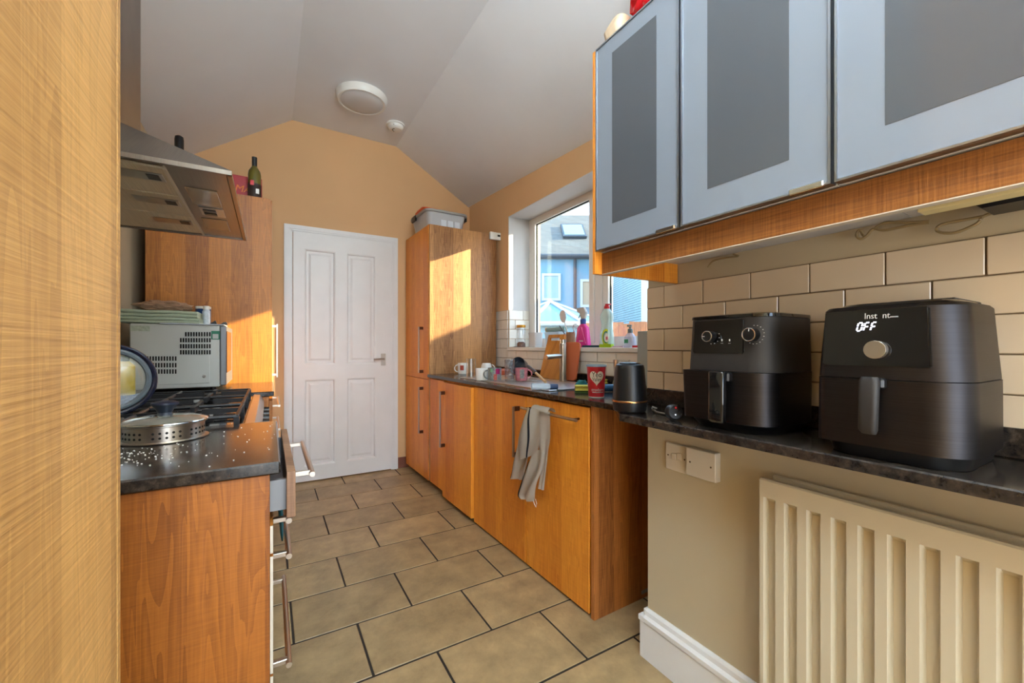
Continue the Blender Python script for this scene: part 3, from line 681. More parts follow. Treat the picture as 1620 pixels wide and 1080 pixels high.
# the fold over the rail itself
bm2_rows = []
for i in range(9):
    p0 = tp(840+26*i/8, 646+5.5*i/8); bm2_rows.append([Vector((1.1195-0.023*math.cos(math.pi*k/8)+0.002*math.sin(i*1.7), p0.y, p0.z-0.004+0.021*math.sin(math.pi*k/8)+0.002*math.sin(i*2.3))) for k in range(9)])
skin(bm, bm2_rows, False, False, closed=False)
# long left leaf
sheet(bm, [(843, 645), (830, 672), (818, 705), (810, 738), (806, 756)], [(853, 646), (851, 675), (843, 702), (838, 735), (831, 758)], 16, 0.012, 1.6, 0.3, -0.004, [(2, 10, 26)])
# middle folded leaf
sheet(bm, [(840, 643), (832, 664), (826, 690), (824, 708), (828, 728)], [(860, 647), (861, 668), (863, 690), (862, 708), (856, 716)], 18, 0.010, 1.3, 1.5, -0.024, [(9, 0, 26)])
# lower twisted tail
sheet(bm, [(846, 712), (838, 738), (829, 760), (822, 780), (829, 787)], [(863, 710), (862, 738), (853, 765), (848, 786), (844, 793)], 14, 0.013, 1.5, 2.2, -0.008, [(1, 4, 25), (2, 8, 25)])
bmesh.ops.solidify(bm, geom=list(bm.faces), thickness=0.003)
obj('cloth', bm, TOW, tw, 60)
for st_ in STR:
    bm = B(); prev = None
    for p0, p1 in st_:
        v0, v1 = bm.verts.new(p0), bm.verts.new(p1)
        if prev: bm.faces.new((prev[0], prev[1], v1, v0))
        prev = (v0, v1)
    bmesh.ops.solidify(bm, geom=list(bm.faces), thickness=0.0008); obj('stripe', bm, STRIPE, tw, label='dark woven stripe')
bm = B(); tube(bm, [tp(843, 789, -.010), tp(845, 796, -.014), tp(848, 802, -.014), tp(849, 796, -.010), tp(847, 789, -.010)], 0.0014); obj('hanging_loop', bm, TOW, tw)


# ------------------------------------------------------------------ left-hand run
def h_handle(parent, x, y0, y1, z, out=0.036, r=0.006):      # bar handle along Y on a face looking to +x
    bm = B(); cyl(bm, (x+out, y0, z), (x+out, y1, z), r, n=14); h = obj('handle', bm, SATIN, parent, True)
    for y in (y0+0.02, y1-0.02):
        obj('handle_post', wbox(x, x+out, y-0.006, y+0.006, z-0.005, z+0.005, b=0.001), SATIN, h)
t = thing('tall_cabinet', 'tall pale oak cabinet door close to the camera at the far left', 'cabinet', (-0.4, 0.15, 0))
obj('carcass', wbox(XL+0.005, -0.145, -0.6, 0.509, 0.0, 2.36), OAKL, t)
obj('side_panel', wbox(XL+0.005, -0.1205, 0.5095, 0.519, 0.0, 2.36, b=0.001), OAKP, t)
obj('door', wbox(-0.141, -0.12, -0.08, 0.506, 0.06, 2.36, b=0.001), OAKP, t)
obj('door', wbox(-0.141, -0.12, -0.6, -0.084, 0.06, 2.36, b=0.001), OAKP, t)
# near drawer unit
LY0, LY1 = 0.932, 1.44
t = thing('drawer_cabinet', 'oak drawer cabinet before the cooker with top drawer ajar', 'cabinet', (-0.3, 1.18, 0))
obj('end_panel', wbox(XL+0.01, 0.0, LY0, LY0+0.018, 0.0, 0.890, b=0.001), OAKE, t)
bm = B(); bx(bm, XL+0.01, -0.01, LY0+0.018, LY0+0.03, 0.08, 0.889); bx(bm, XL+0.01, -0.01, LY1-0.018, LY1, 0.08, 0.889); bx(bm, XL+0.01, -0.01, LY0+0.03, LY1-0.018, 0.08, 0.1); bx(bm, XL+0.01, XL+0.02, LY0+0.03, LY1-0.018, 0.1, 0.889)
obj('carcass', bm, OAKL, t)
EDGE = mat('pale_edge_band', srgb(206, 196, 180), 0.4)
for z0, z1, hz in ((0.735, 0.789, 0.766), (0.50, 0.729, 0.690), (0.10, 0.494, 0.457)):
    d = obj('drawer', wbox(0.0006, 0.0055, LY0+0.003, LY1-0.002, z0, z1), OAKL, t)
    obj('edge_band', wbox(0.0006, 0.0055, LY0+0.002, LY0+0.003, z0, z1), EDGE, d, label='pale edge band')
    h_handle(d, 0.0055, 1.005, 1.40, hz, 0.030)
d = obj('drawer', wbox(0.029, 0.045, LY0+0.010, LY1-0.002, 0.796, 0.888, b=0.001), wood('drawer_front', srgb(150, 112, 84), srgb(84, 54, 36), saw=0.4), t, label='open top drawer front')
bm = B(); bx(bm, -0.40, 0.029, LY0+0.034, LY0+0.046, 0.806, 0.868); bx(bm, -0.40, 0.029, LY1-0.032, LY1-0.020, 0.806, 0.868); bx(bm, -0.40, 0.029, LY0+0.046, LY1-0.032, 0.806, 0.812)
obj('drawer_box', bm, GREYMET, d)
h_handle(d, 0.045, 1.03, 1.385, 0.852, 0.038)
bm = prism(B(), [(XL+0.005, 0.925, WT-WTH), (0.018, 0.925, WT-WTH), (0.018, LY1, WT-WTH), (XL+0.005, LY1, WT-WTH)], (0, 0, WTH))
bmesh.ops.bevel(bm, geom=list(bm.edges), offset=0.003, segments=1, affect='EDGES')
simple('near_worktop', bm, GRAN, 'short dark speckled worktop before the cooker strewn with white crumbs', 'worktop')
# teal glove poking out of the drawer
bm = B(); secs = []
for z, cx_, cy_, a, b in ((0.775, 0.014, 1.16, 0.006, 0.022), (0.755, 0.022, 1.155, 0.006, 0.026), (0.72, 0.024, 1.15, 0.005, 0.024), (0.69, 0.025, 1.145, 0.004, 0.018), (0.672, 0.026, 1.142, 0.002, 0.007)):
    secs.append([Vector((cx_+a*math.cos(k*math.pi/6), cy_+b*math.sin(k*math.pi/6), z)) for k in range(12)])
skin(bm, secs); simple('cloth', bm, mat('teal_cloth', srgb(20, 84, 92), 0.7), 'dark teal cloth tip hanging out of the drawers below the worktop', 'cloth', smooth=True)
# range cooker
t = thing('range_cooker', 'stainless range cooker with gas hob between the left worktops', 'cooker', (-0.33, 1.91, 0))
KY0, KY1 = 1.447, 2.38
obj('body', wbox(XL+0.01, -0.075, KY0, KY1, 0.03, 0.893), BLACKM, t)
obj('hob_plate', wbox(XL+0.01, -0.066, KY0, KY1, 0.893, 0.905, b=0.003), BLACKG, t)
bm = prism(B(), [(-0.066, KY0, 0.893), (-0.066, KY0, 0.907), (-0.040, KY0, 0.905), (-0.024, KY0, 0.872), (-0.024, KY0, 0.80), (-0.066, KY0, 0.80)], (0, KY1-KY0, 0))
cp = obj('control_panel', bm, STEEL, t)
for k in range(7):
    bm = B(); y = KY0+0.09+k*0.125; cyl(bm, (-0.024, y, 0.835), (-0.002, y, 0.835), 0.018, 0.016); obj('knob', bm, BLACK, cp, 40)
for a, b in ((KY0+0.01, 1.93), (1.945, KY1-0.01)):
    d = obj('oven_door', wbox(-0.075, -0.030, a, b, 0.12, 0.79, b=0.004), STEEL, t); h_handle(d, -0.030, a+0.03, b-0.03, 0.765, 0.055, 0.008)
burn = []
for cx_, cy_, r in ((-0.20, 1.62, 0.035), (-0.47, 1.62, 0.045), (-0.33, 1.91, 0.06), (-0.20, 2.20, 0.045), (-0.47, 2.20, 0.035)):
    bm = B(); lathe(bm, (cx_, cy_, 0.905), [(r*1.3, 0), (r*1.3, 0.006), (r, 0.007), (r, 0.016), (r*0.9, 0.020), (r*0.5, 0.021)]); obj('burner', bm, IRON, t, 30)
for k in range(3):
    y0 = KY0+0.018+k*0.300; y1 = y0+0.292; bm = B(); zt = 0.937
    x0, x1 = -0.60, -0.085
    for a in (y0, y1): tube(bm, [(x0, a, zt-0.004), (x1, a, zt-0.004)], 0.006, 6)
    for a in (x0, x1): tube(bm, [(a, y0, zt-0.004), (a, y1, zt-0.004)], 0.006, 6)
    tube(bm, [((x0+x1)/2, y0, zt-0.002), ((x0+x1)/2, y1, zt-0.002)], 0.006, 6)
    for a in ((x0*3+x1)/4, (x0+3*x1)/4):
        for yy in (y0, y1):
            s_ = 1 if yy == y0 else -1
            prism(bm, [(a-0.006, yy, zt-0.010), (a-0.006, yy+s_*0.10, zt-0.012), (a-0.006, yy+s_*0.10, zt+0.006), (a-0.006, yy, zt+0.004)], (0.012, 0, 0))
        for s_ in (-1, 1):
            prism(bm, [(a+s_*0.03, (y0+y1)/2-0.006, zt-0.012), (a+s_*0.126, (y0+y1)/2-0.006, zt-0.010), (a+s_*0.126, (y0+y1)/2-0.006, zt+0.004), (a+s_*0.03, (y0+y1)/2-0.006, zt+0.006)], (0, 0.012, 0))
    for a in (x0, x1):
        for yy in (y0, y1): bx(bm, a-0.007, a+0.007, yy-0.007, yy+0.007, 0.905, zt-0.004)
    obj('pan_support', bm, IRON, t)
# far unit with worktop
t = thing('drawer_cabinet', 'oak drawer cabinet under the microwave worktop', 'cabinet', (-0.3, 2.7, 0))
FY0, FY1 = 2.387, 3.03
obj('carcass', wbox(XL+0.01, -0.004, FY0, FY1, 0.08, 0.889), OAKL, t)
for z0, z1 in ((0.75, 0.868), (0.45, 0.745), (0.1, 0.445)):
    d = obj('drawer', wbox(-0.003, 0.012, FY0+0.003, FY1-0.003, z0, z1, b=0.001), OAKL, t); h_handle(d, 0.012, FY0+0.1, FY1-0.1, z1-0.04, 0.030)
bm = prism(B(), [(XL+0.005, FY0-0.002, WT-WTH), (0.018, FY0-0.002, WT-WTH), (0.018, FY1, WT-WTH), (XL+0.005, FY1, WT-WTH)], (0, 0, WTH))
bmesh.ops.bevel(bm, geom=list(bm.edges), offset=0.003, segments=1, affect='EDGES')
simple('far_worktop', bm, GRAN, 'dark speckled worktop under the microwave beside the tall cabinet', 'worktop')
# tall left unit
t = thing('tall_cabinet', 'tall oak cabinet with a wine bottle on top beside the door', 'cabinet', (-0.3, 3.33, 0))
obj('side_panel', wbox(-0.602, 0.004, FY1+0.001, FY1+0.02, 0.0, 2.074, b=0.001), OAKL, t)
obj('carcass', wbox(-0.60, -0.006, FY1+0.021, 3.62, 0.08, 2.072), OAKL, t)
d = obj('door', wbox(-0.004, 0.012, FY1+0.024, 3.62, 0.10, 2.072, b=0.001), OAKL, t)
bm = B(); bx(bm, 0.040, 0.052, 3.49, 3.504, 0.912, 1.306, 0.002); h = obj('handle', bm, SATIN, d)
for z in (0.925, 1.28): obj('handle_post', wbox(0.012, 0.042, 3.492, 3.502, z, z+0.016), SATIN, h)

# cooker hood
t = thing('cooker_hood', 'stainless steel chimney cooker hood with filters and lamps', 'hood', (-0.35, 1.91, 1.645))
HX0, HX1, HY0, HY1, HZ = XL+0.004, -0.097, 1.47, 2.347, 1.645
CXF, CY0, CY1 = -0.42, 1.77, 2.05
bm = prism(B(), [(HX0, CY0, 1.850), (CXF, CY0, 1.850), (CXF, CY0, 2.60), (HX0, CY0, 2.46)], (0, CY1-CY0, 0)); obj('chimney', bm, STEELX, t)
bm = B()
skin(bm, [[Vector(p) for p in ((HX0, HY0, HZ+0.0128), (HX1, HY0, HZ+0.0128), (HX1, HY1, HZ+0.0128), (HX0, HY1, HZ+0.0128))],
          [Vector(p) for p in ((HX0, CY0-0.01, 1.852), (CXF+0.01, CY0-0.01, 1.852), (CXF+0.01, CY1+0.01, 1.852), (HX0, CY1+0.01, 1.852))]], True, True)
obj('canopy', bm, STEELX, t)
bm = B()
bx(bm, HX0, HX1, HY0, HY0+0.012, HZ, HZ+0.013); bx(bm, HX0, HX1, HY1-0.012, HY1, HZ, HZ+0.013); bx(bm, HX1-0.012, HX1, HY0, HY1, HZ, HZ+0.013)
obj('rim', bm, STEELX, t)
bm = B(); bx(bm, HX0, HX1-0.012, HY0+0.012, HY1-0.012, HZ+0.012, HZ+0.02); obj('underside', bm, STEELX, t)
MESHF = brushed('filter_mesh', srgb(206, 194, 170), 0.6, 'X', 0.16); MESHF.node_tree.nodes['Principled BSDF'].inputs['Metallic'].default_value = 0.55
for a, b in ((1.525, 1.775), (1.783, 2.033), (2.041, 2.318)):
    f = obj('filter', wbox(HX0+0.01, -0.262, a, b, HZ+0.004, HZ+0.012, b=0.002), MESHF, t)
    ym = (a+b)/2-0.04
    c = obj('latch_plate', wbox(-0.40, -0.275, ym-0.035, ym+0.035, HZ+0.002, HZ+0.004, b=0.001), SATIN, f)
    obj('latch', wbox(-0.315, -0.285, ym-0.022, ym+0.022, HZ+0.0005, HZ+0.002), BLACK, f)
obj('light_strip', wbox(-0.258, HX1-0.014, HY0+0.03, HY1-0.014, HZ+0.006, HZ+0.012, b=0.002), STEELX, t)
obj('strip_edge', wbox(-0.264, -0.257, HY0+0.05, HY1-0.014, HZ+0.001, HZ+0.012), EDGE, t)
for a, b in ((1.665, 1.845), (2.03, 2.21)):
    l_ = obj('lamp_cover', wbox(-0.235, -0.150, a, b, HZ+0.003, HZ+0.006, b=0.002), mat('lamp_cover', srgb(150, 128, 100), 0.25, coat=0.5), t)
sw = obj('switch_panel', wbox(-0.225, -0.150, 1.875, 1.985, HZ+0.003, HZ+0.006, b=0.001), SATIN, t)
for a in (1.895, 1.94): obj('rocker_switch', wbox(-0.215, -0.175, a, a+0.028, HZ, HZ+0.003, b=0.001), BLACK, sw)

# microwave
MY0, MX0, MX1, MZ0, MZ1 = 2.60, -0.572, -0.224, 0.932, 1.250
t = thing('microwave', 'grey microwave oven on the left worktop with cloths on top', 'microwave', (-0.4, 2.8, WT))
MWG = mat('microwave_grey', srgb(188, 190, 186), 0.4, 0.1)
bd = obj('body', wbox(MX0, MX1, MY0, 3.02, MZ0, MZ1, b=0.004), MWG, t)
obj('raised_panel', wbox(MX0+0.04, MX1-0.04, MY0-0.003, MY0, MZ0+0.02, MZ0+0.165, b=0.002), MWG, t)
d = obj('door', wbox(MX1+0.002, -0.196, MY0+0.004, 3.016, MZ0+0.006, MZ1-0.004, b=0.004), GREYMET, t)
obj('door_glass', wbox(-0.196, -0.1935, MY0+0.02, 2.90, MZ0+0.07, MZ1-0.03, b=0.001), BLACKG, d)
bm = B()
def slots(xa, xb, ya, yb, n, rows):
    for r in range(rows):
        for k in range(n):
            q = atY(xa+(xb-xa)*k/(n-1), ya+(yb-ya)*r/max(1, rows-1), MY0-0.003); bx(bm, q.x-0.0030, q.x+0.0030, MY0-0.0042, MY0-0.0006, q.z-0.011, q.z+0.011)
slots(286, 332, 538, 557, 12, 3); slots(294, 332, 528.5, 528.5, 10, 1); slots(229, 278, 567, 577.5, 12, 2); slots(247, 278, 587.5, 587.5, 8, 1)
obj('vent_slots', bm, DARK, t, kind='stuff')
for px_, py_ in ((232, 597), (323, 595)):
    q = atY(px_, py_, MY0-0.004); bm = B(); cyl(bm, q, q+Vector((0, -0.004, 0)), 0.008, 0.006); obj('foot_screw', bm, SATIN, t, True)
q = atY(341, 530, MY0); obj('sticker', wbox(q.x-0.018, q.x+0.018, MY0-0.0012, MY0-0.0002, q.z-0.022, q.z+0.022), mat('green_sticker', srgb(20, 110, 84), 0.5), t, label='green energy sticker')
obj('sticker_window', wbox(q.x-0.012, q.x+0.012, MY0-0.0018, MY0-0.0012, q.z-0.018, q.z+0.006), mat('sticker_grey', srgb(170, 176, 174), 0.5), t)
q = atY(222, 519, MY0); obj('sticker', wbox(q.x-0.035, q.x+0.035, MY0-0.0012, MY0-0.0002, q.z-0.014, q.z+0.012), mat('worn_label', srgb(168, 176, 160), 0.7, var=0.2, scale=80), t, label='worn pale label')
for a in (MX0+0.05, MX1-0.03):
    for b in (MY0+0.04, 2.98): 
        bm = B(); cyl(bm, (a, b, WT+0.001), (a, b, MZ0), 0.014); obj('foot', bm, BLACK, t, True)
# things on the microwave
CLOTH = mat('sage_cloth', srgb(176, 188, 166), 0.95, var=0.06, scale=60, bump=0.3, bscale=200)
def folded(name, label, x0, x1, y0, y1, z0, h, n):
    bm = B()
    for k in range(n):
        za, zb = z0+h*k/n, z0+h*(k+1)/n-0.001
        # a folded layer: stadium section running along x, drooping slightly
        rings_ = []
        for i in range(9):
            x = x0+(x1-x0)*i/8; r = (zb-za)/2; zc = (za+zb)/2; dz = 0.003*math.sin(i*1.3+k); e = 0.002*math.sin(i*2.1+k*2)
            ring_ = []
            for a in range(7): ring_.append(Vector((x, y1-r+r*math.sin(math.pi*a/6)+e, zc+dz*0.4+r*math.cos(math.pi*a/6))))
            for a in range(7): ring_.append(Vector((x, y0+r-r*math.sin(math.pi*a/6)+e, zc+dz*0.4-r*math.cos(math.pi*a/6))))
            rings_.append(ring_)
        skin(bm, rings_)
    return simple(name, bm, CLOTH, label, 'cloth', smooth=40)
MT = MZ1
pp = simple('paper_sheet', wbox(-0.46, -0.205, 2.585, 2.80, MT+0.0005, MT+0.004), mat('paper', srgb(206, 212, 226), 0.8, var=0.08, scale=30), 'loose bluish paper sheets lying under the cloths on the microwave', 'paper')
folded('folded_cloth', 'folded sage green cloth at the bottom of the pile on the microwave', -0.62, -0.31, 2.62, 2.86, MT+0.005, 0.030, 2)
folded('folded_cloth', 'folded sage green cloth on top of the pile on the microwave', -0.615, -0.32, 2.63, 2.86, MT+0.036, 0.034, 2)
bm = B(); bmesh.ops.create_icosphere(bm, subdivisions=3, radius=1.0)
for v in bm.verts:
    n_ = math.sin(v.co.x*9+v.co.y*5)*0.12+math.sin(v.co.y*13+v.co.z*7)*0.10+math.sin(v.co.z*17+v.co.x*11)*0.08
    v.co *= 1+n_; v.co = Vector((v.co.x*0.11-0.47, v.co.y*0.06+2.75, max(v.co.z, -0.8)*0.028+MT+0.071+0.026))
simple('paper_bag', bm, mat('brown_paper', srgb(172, 138, 112), 0.85, var=0.15, scale=30, bump=0.5, bscale=50), 'crumpled brown paper bag on the cloths on the microwave', 'bag', smooth=25)
bm = B(); c = Vector((-0.325, 2.90, MT+0.001)); lathe(bm, c, [(0.036, 0), (0.036, 0.10)]); tn = simple('tin', bm, mat('blue_tin', srgb(30, 62, 112), 0.3), 'blue tin with a white lid on the microwave', 'tin', smooth=30)
bm = B(); lathe(bm, c+Vector((0, 0, 0.1005)), [(0.037, 0), (0.037, 0.012), (0.034, 0.014)]); obj('lid', bm, PLASTICW, tn, 30)
bm = B(); c = Vector((-0.298, 2.78, MT+0.005)); lathe(bm, c, [(0.017, 0), (0.018, 0.004), (0.018, 0.075), (0.012, 0.085)]); tn = simple('pill_bottle', bm, mat('pale_label', srgb(196, 204, 214), 0.4, var=0.15, scale=90), 'small pale bottle in front of the blue tin', 'bottle', smooth=30)
bm = B(); lathe(bm, c+Vector((0, 0, 0.085)), [(0.015, 0), (0.015, 0.018), (0.012, 0.020)]); obj('cap', bm, PLASTICW, tn, 30)
for k, (px_, lb) in enumerate(((337, 'small black wedge shaped clip on the papers nearer the cloths'), (354, 'small black clip on the papers at the microwave door edge'))):
    q = atY(px_, 514, 2.66); bm = prism(B(), [(q.x-0.018, q.y, MT+0.0045), (q.x+0.018, q.y, MT+0.0045), (q.x+0.010, q.y, MT+0.026-0.006*k), (q.x-0.002, q.y, MT+0.018)], (0, 0.02, 0)); simple('clip', bm, BLACK, lb, 'clip')
# on the tall left cabinet
c = Vector((-0.085, 3.13, 2.0745))
t = thing('wine_bottle', 'green wine bottle with black capsule on the tall left cabinet', 'bottle', c)
bm = B(); lathe(bm, c, [(0.034, 0), (0.037, 0.004), (0.037, 0.165), (0.033, 0.19), (0.020, 0.212), (0.0145, 0.222), (0.014, 0.275)]); obj('glass', bm, mat('olive_glass', srgb(96, 88, 22), 0.08, coat=0.5), t, 30)
bm = B(); lathe(bm, c, [(0.0150, 0.222), (0.0152, 0.281), (0.013, 0.282)]); obj('capsule', bm, BLACK, t, 30)
bm = B(); lathe(bm, c, [(0.0375, 0.015), (0.0375, 0.105)]); obj('label', bm, mat('dark_label', srgb(48, 30, 22), 0.6, var=0.4, scale=40), t, 30)
bm = B(); q = c+Vector((0, -0.0385, 0.09)); bx(bm, q.x-0.022, q.x-0.002, q.y-0.0005, q.y+0.004, q.z, q.z+0.03); obj('label_red', bm, RED, t)
bm = B(); bx(bm, c.x+0.008, c.x+0.026, c.y-0.0382, c.y-0.026, c.z+0.04, c.z+0.07); obj('label_barcode', bm, PLASTICW, t)
t = thing('snack_box', 'red box with orange lettering behind the wine bottle', 'box', (-0.13, 3.22, 2.0745))
obj('carton', wbox(-0.225, -0.045, 3.185, 3.255, 2.0745, 2.243, b=0.002), mat('red_carton', srgb(176, 10, 26), 0.4, var=0.1, scale=30), t)
text('lettering', 'MA', (-0.152, 3.1845, 2.157), (1, 0, 0), (0, 0, 1), 0.062, mat('orange_print', srgb(236, 128, 24), 0.5), t, shear=0.25)
bm = B(); q = Vector((-0.462, 3.10, 2.0745)); lathe(bm, q, [(0.03, 0), (0.033, 0.006), (0.033, 0.17), (0.025, 0.20), (0.0225, 0.21), (0.0225, 0.285), (0.020, 0.303), (0.010, 0.310)])
simple('bottle', bm, BLACK, 'black bottle top peeking above the cooker hood', 'bottle', smooth=30)
# pan, bowl, yellow bottle, steamer on the left
pc = atY(173, 601, 1.66); ax = Vector((0.28, -0.94, 0.20)).normalized()
t = thing('pan_lid', 'round glass pan lid with dark blue rim standing on edge at the hob', 'lid', pc)
bm = B(); torus(bm, pc, ax, 0.103, 0.0075, 48, 8); obj('rim', bm, mat('navy_rim', srgb(20, 26, 46), 0.2, coat=0.4), t, True)
bm = B(); torus(bm, pc+ax*0.004, ax, 0.088, 0.008, 48, 8); obj('inner_band', bm, mat('grey_blue_band', srgb(86, 94, 100), 0.3), t, True)
bm = B(); lathe(bm, pc, [(0.081, 0.001), (0.06, 0.010), (0.03, 0.015), (0.01, 0.016)], 40, ax); obj('glass', bm, CLEAR, t, 30)
c = atZ(186, 700, WT+0.0005); c.z = WT+0.0005
bm = B(); rr_ = [(0.030, 0), (0.046, 0.055), (0.049, 0.056), (0.047, 0.05), (0.030, 0.004)]; lathe(bm, c+Vector((-0.036, -0.01, 0)), rr_, 32)
simple('glass_bowl', bm, CLEAR, 'clear glass dish at the left end of the near worktop', 'bowl', smooth=30)
c = Vector((-0.52, 2.30, 0.938)); bm = B(); lathe(bm, c, [(0.03, 0), (0.032, 0.004), (0.032, 0.12), (0.015, 0.14)]); t = simple('bottle', bm, mat('yellow_plastic', srgb(206, 172, 24), 0.3), 'yellow bottle on the hob behind the pan', 'bottle', smooth=30)
bm = B(); lathe(bm, c+Vector((0, 0, 0.14)), [(0.014, 0), (0.014, 0.02), (0.010, 0.022)]); obj('cap', bm, mat('dark_green_cap', srgb(22, 50, 30), 0.4), t, 30)
c = Vector((-0.222, 1.305, WT+0.0005))
t = thing('strainer_pot', 'steel strainer pot with glass lid and dark knob on near worktop', 'pot', c)
bm = B(); lathe(bm, c, [(0.086, 0), (0.088, 0.002), (0.079, 0.004), (0.079, 0.036), (0.084, 0.038), (0.084, 0.041), (0.076, 0.041), (0.076, 0.006)], 48); obj('pot_body', bm, SATIN, t, 30)
bm = B()
for r in range(2):
    for k in range(18):
        if k % 6 == 5: continue
        a = math.radians(-150+k*9.0); d_ = Vector((math.cos(a), math.sin(a), 0)); q = c+d_*0.0788+Vector((0, 0, 0.013+r*0.011)); cyl(bm, q, q+d_*0.0008, 0.0028, n=10)
obj('strainer_holes', bm, DARK, t, kind='stuff')
bm = B(); lathe(bm, c+Vector((0, 0, 0.0415)), [(0.082, 0), (0.083, 0.003), (0.06, 0.012), (0.02, 0.016)], 48); obj('lid', bm, mat('lid_glass', srgb(120, 116, 106), 0.08, coat=0.6), t, 30)
bm = B(); torus(bm, c+Vector((0, 0, 0.043)), (0, 0, 1), 0.0835, 0.003, 48); obj('lid_rim', bm, CHROME, t, True)
bm = B(); lathe(bm, c+Vector((0, 0, 0.057)), [(0.016, 0), (0.014, 0.006), (0.019, 0.016), (0.027, 0.026), (0.027, 0.030), (0.020, 0.033)]); obj('lid_knob', bm, mat('dark_blue_knob', srgb(24, 34, 52), 0.35), t, 30)
bm = B()
for k in range(150):
    if k < 110: x, y = random.gauss(-0.25, 0.05), random.gauss(1.12, 0.06)
    else: x, y = random.uniform(-0.2, 0.01), random.uniform(0.95, 1.4)
    if x < -0.5 or y < 0.94 or y > 1.43 or x > 0.012: continue
    s_ = random.uniform(0.0005, 0.0014); bx(bm, x-s_, x+s_, y-s_, y+s_, WT+0.0003, WT+0.0003+s_)
o = simple('crumbs', bm, PLASTICW, 'white salt grains scattered over the near worktop', 'crumbs'); o['kind'] = 'stuff'

# ------------------------------------------------------------------ wall cabinets on the right
XD, CZ0, CZ1 = 0.8986, 1.442, 2.085
t = None
YS = [(0.690, 1.001), (0.361, 0.684), (0.030, 0.355), (-0.29, 0.024)]
names = ['leftmost wall cabinet with frosted glass door next to the window', 'second wall cabinet from the window with frosted glass door', 'third wall cabinet from the window with bluish frosted glass door', 'fourth wall cabinet out of frame at the right']
for i, ((y0, y1), lb) in enumerate(zip(YS, names)):
    if i == 3: continue
    t = thing('wall_cabinet', lb, 'cabinet', (1.1, (y0+y1)/2, CZ0), 'wall cabinets above the ledge')
    obj('carcass', wbox(XD+0.022, XN-0.002, y0-0.002, y1+0.002, CZ0, CZ1-0.004), PALE, t)
    d = obj('door_edge', wbox(XD+0.004, XD+0.020, y0, y1, CZ0, CZ1, b=0.001), ALU, t)
    bm = B(); f = 0.004
    bx(bm, XD, XD+0.004, y0+f, y1-f, CZ0+f, CZ1-f); obj('glass_border', bm, FROSTE, d)
    bw = 0.072
    obj('etched_pane', wbox(XD-0.0006, XD, y0+bw, y1-bw, CZ0+bw, CZ1-bw+0.02), FROSTI, d)
    bm = B(); bx(bm, XD-0.003, XD+0.004, y0, y0+f, CZ0, CZ1); bx(bm, XD-0.003, XD+0.004, y1-f, y1, CZ0, CZ1); bx(bm, XD-0.003, XD+0.004, y0+f, y1-f, CZ0, CZ0+f); bx(bm, XD-0.003, XD+0.004, y0+f, y1-f, CZ1-f, CZ1)
    obj('door_trim', bm, ALU, d)
    if i < 2:
        obj('finger_pull', wbox(XD-0.008, XD+0.002, y0+0.010+0.06*i*0, y0+0.07, CZ0-0.002, CZ0+0.010, b=0.002), CHROME, d)
    if i == 0:
        obj('end_panel', wbox(XD-0.002, XN-0.002, 1.0035, 1.0155, 1.372, CZ1, b=0.001), OAKR, t)
t = thing('cabinet_fascia', 'oak light pelmet running under the wall cabinets', 'pelmet', (0.93, 0.5, 1.372))
obj('pelmet_board', wbox(XD+0.026, XD+0.044, -0.3, 1.003, 1.372, CZ0-0.003, b=0.001), OAKH, t)
obj('pelmet_edge', wbox(XD+0.0255, XD+0.0445, -0.3, 1.003, 1.3715, 1.3735), EDGE, t)
c = thing('light_batten', 'cream batten light under the wall cabinets with cables', 'lamp', (1.12, 0.15, 1.42))
a0 = atX(1455, 341, 1.10); 
obj('batten_body', wbox(1.085, 1.125, -0.3, a0.y, 1.400, 1.428, b=0.002), mat('cream_batten', srgb(222, 206, 150), 0.4), c)
obj('transformer', wbox(1.17, 1.27, -0.25, 0.235, 1.405, 1.440, b=0.008), BLACK, c)
CABLE = mat('cream_cable', srgb(150, 130, 92), 0.5)
def cable(pts, lb, r=0.0034):
    cp_ = []
    P = [Vector(p) for p in pts]
    for i in range(len(P)-1):
        p0, p1, p2, p3 = P[max(i-1, 0)], P[i], P[i+1], P[min(i+2, len(P)-1)]
        for k in range(6):
            t_ = k/6; cp_.append(0.5*((2*p1)+(p2-p0)*t_+(2*p0-5*p1+4*p2-p3)*t_*t_+(3*p1-3*p2+p3-p0)*t_**3))
    cp_.append(P[-1]); bm = B(); tube(bm, cp_, r, 6); return simple('cable', bm, CABLE, lb, 'cable', smooth=True)
XC_ = 1.275
cable([atX(1620, 322, XC_), atX(1560, 340, XC_), atX(1545, 354, XC_), atX(1510, 368, XC_), atX(1484, 366, XC_), atX(1490, 355, XC_), atX(1540, 345, XC_), atX(1556, 342, XC_)], 'cream cable loop drooping under the cabinets by the batten')
cable([atX(1470, 352, XC_), atX(1440, 356, XC_), atX(1400, 364, XC_), atX(1382, 362, XC_), atX(1372, 372, XC_), atX(1362, 378, XC_), atX(1355, 372, XC_), atX(1360, 364, XC_), atX(1368, 374, XC_), atX(1376, 368, XC_)], 'cream cable with a small coil under the cabinets')
cable([atX(1470, 350, XC_), atX(1430, 352, XC_), atX(1402, 352, XC_), atX(1385, 360, XC_)], 'short cream cable end under the cabinets')
cable([atX(1120, 423, XC_), atX(1128, 413, XC_), atX(1146, 408, XC_), atX(1168, 405, XC_), atX(1160, 402, XC_)], 'dark cable stub poking out below the second cabinet', 0.003)
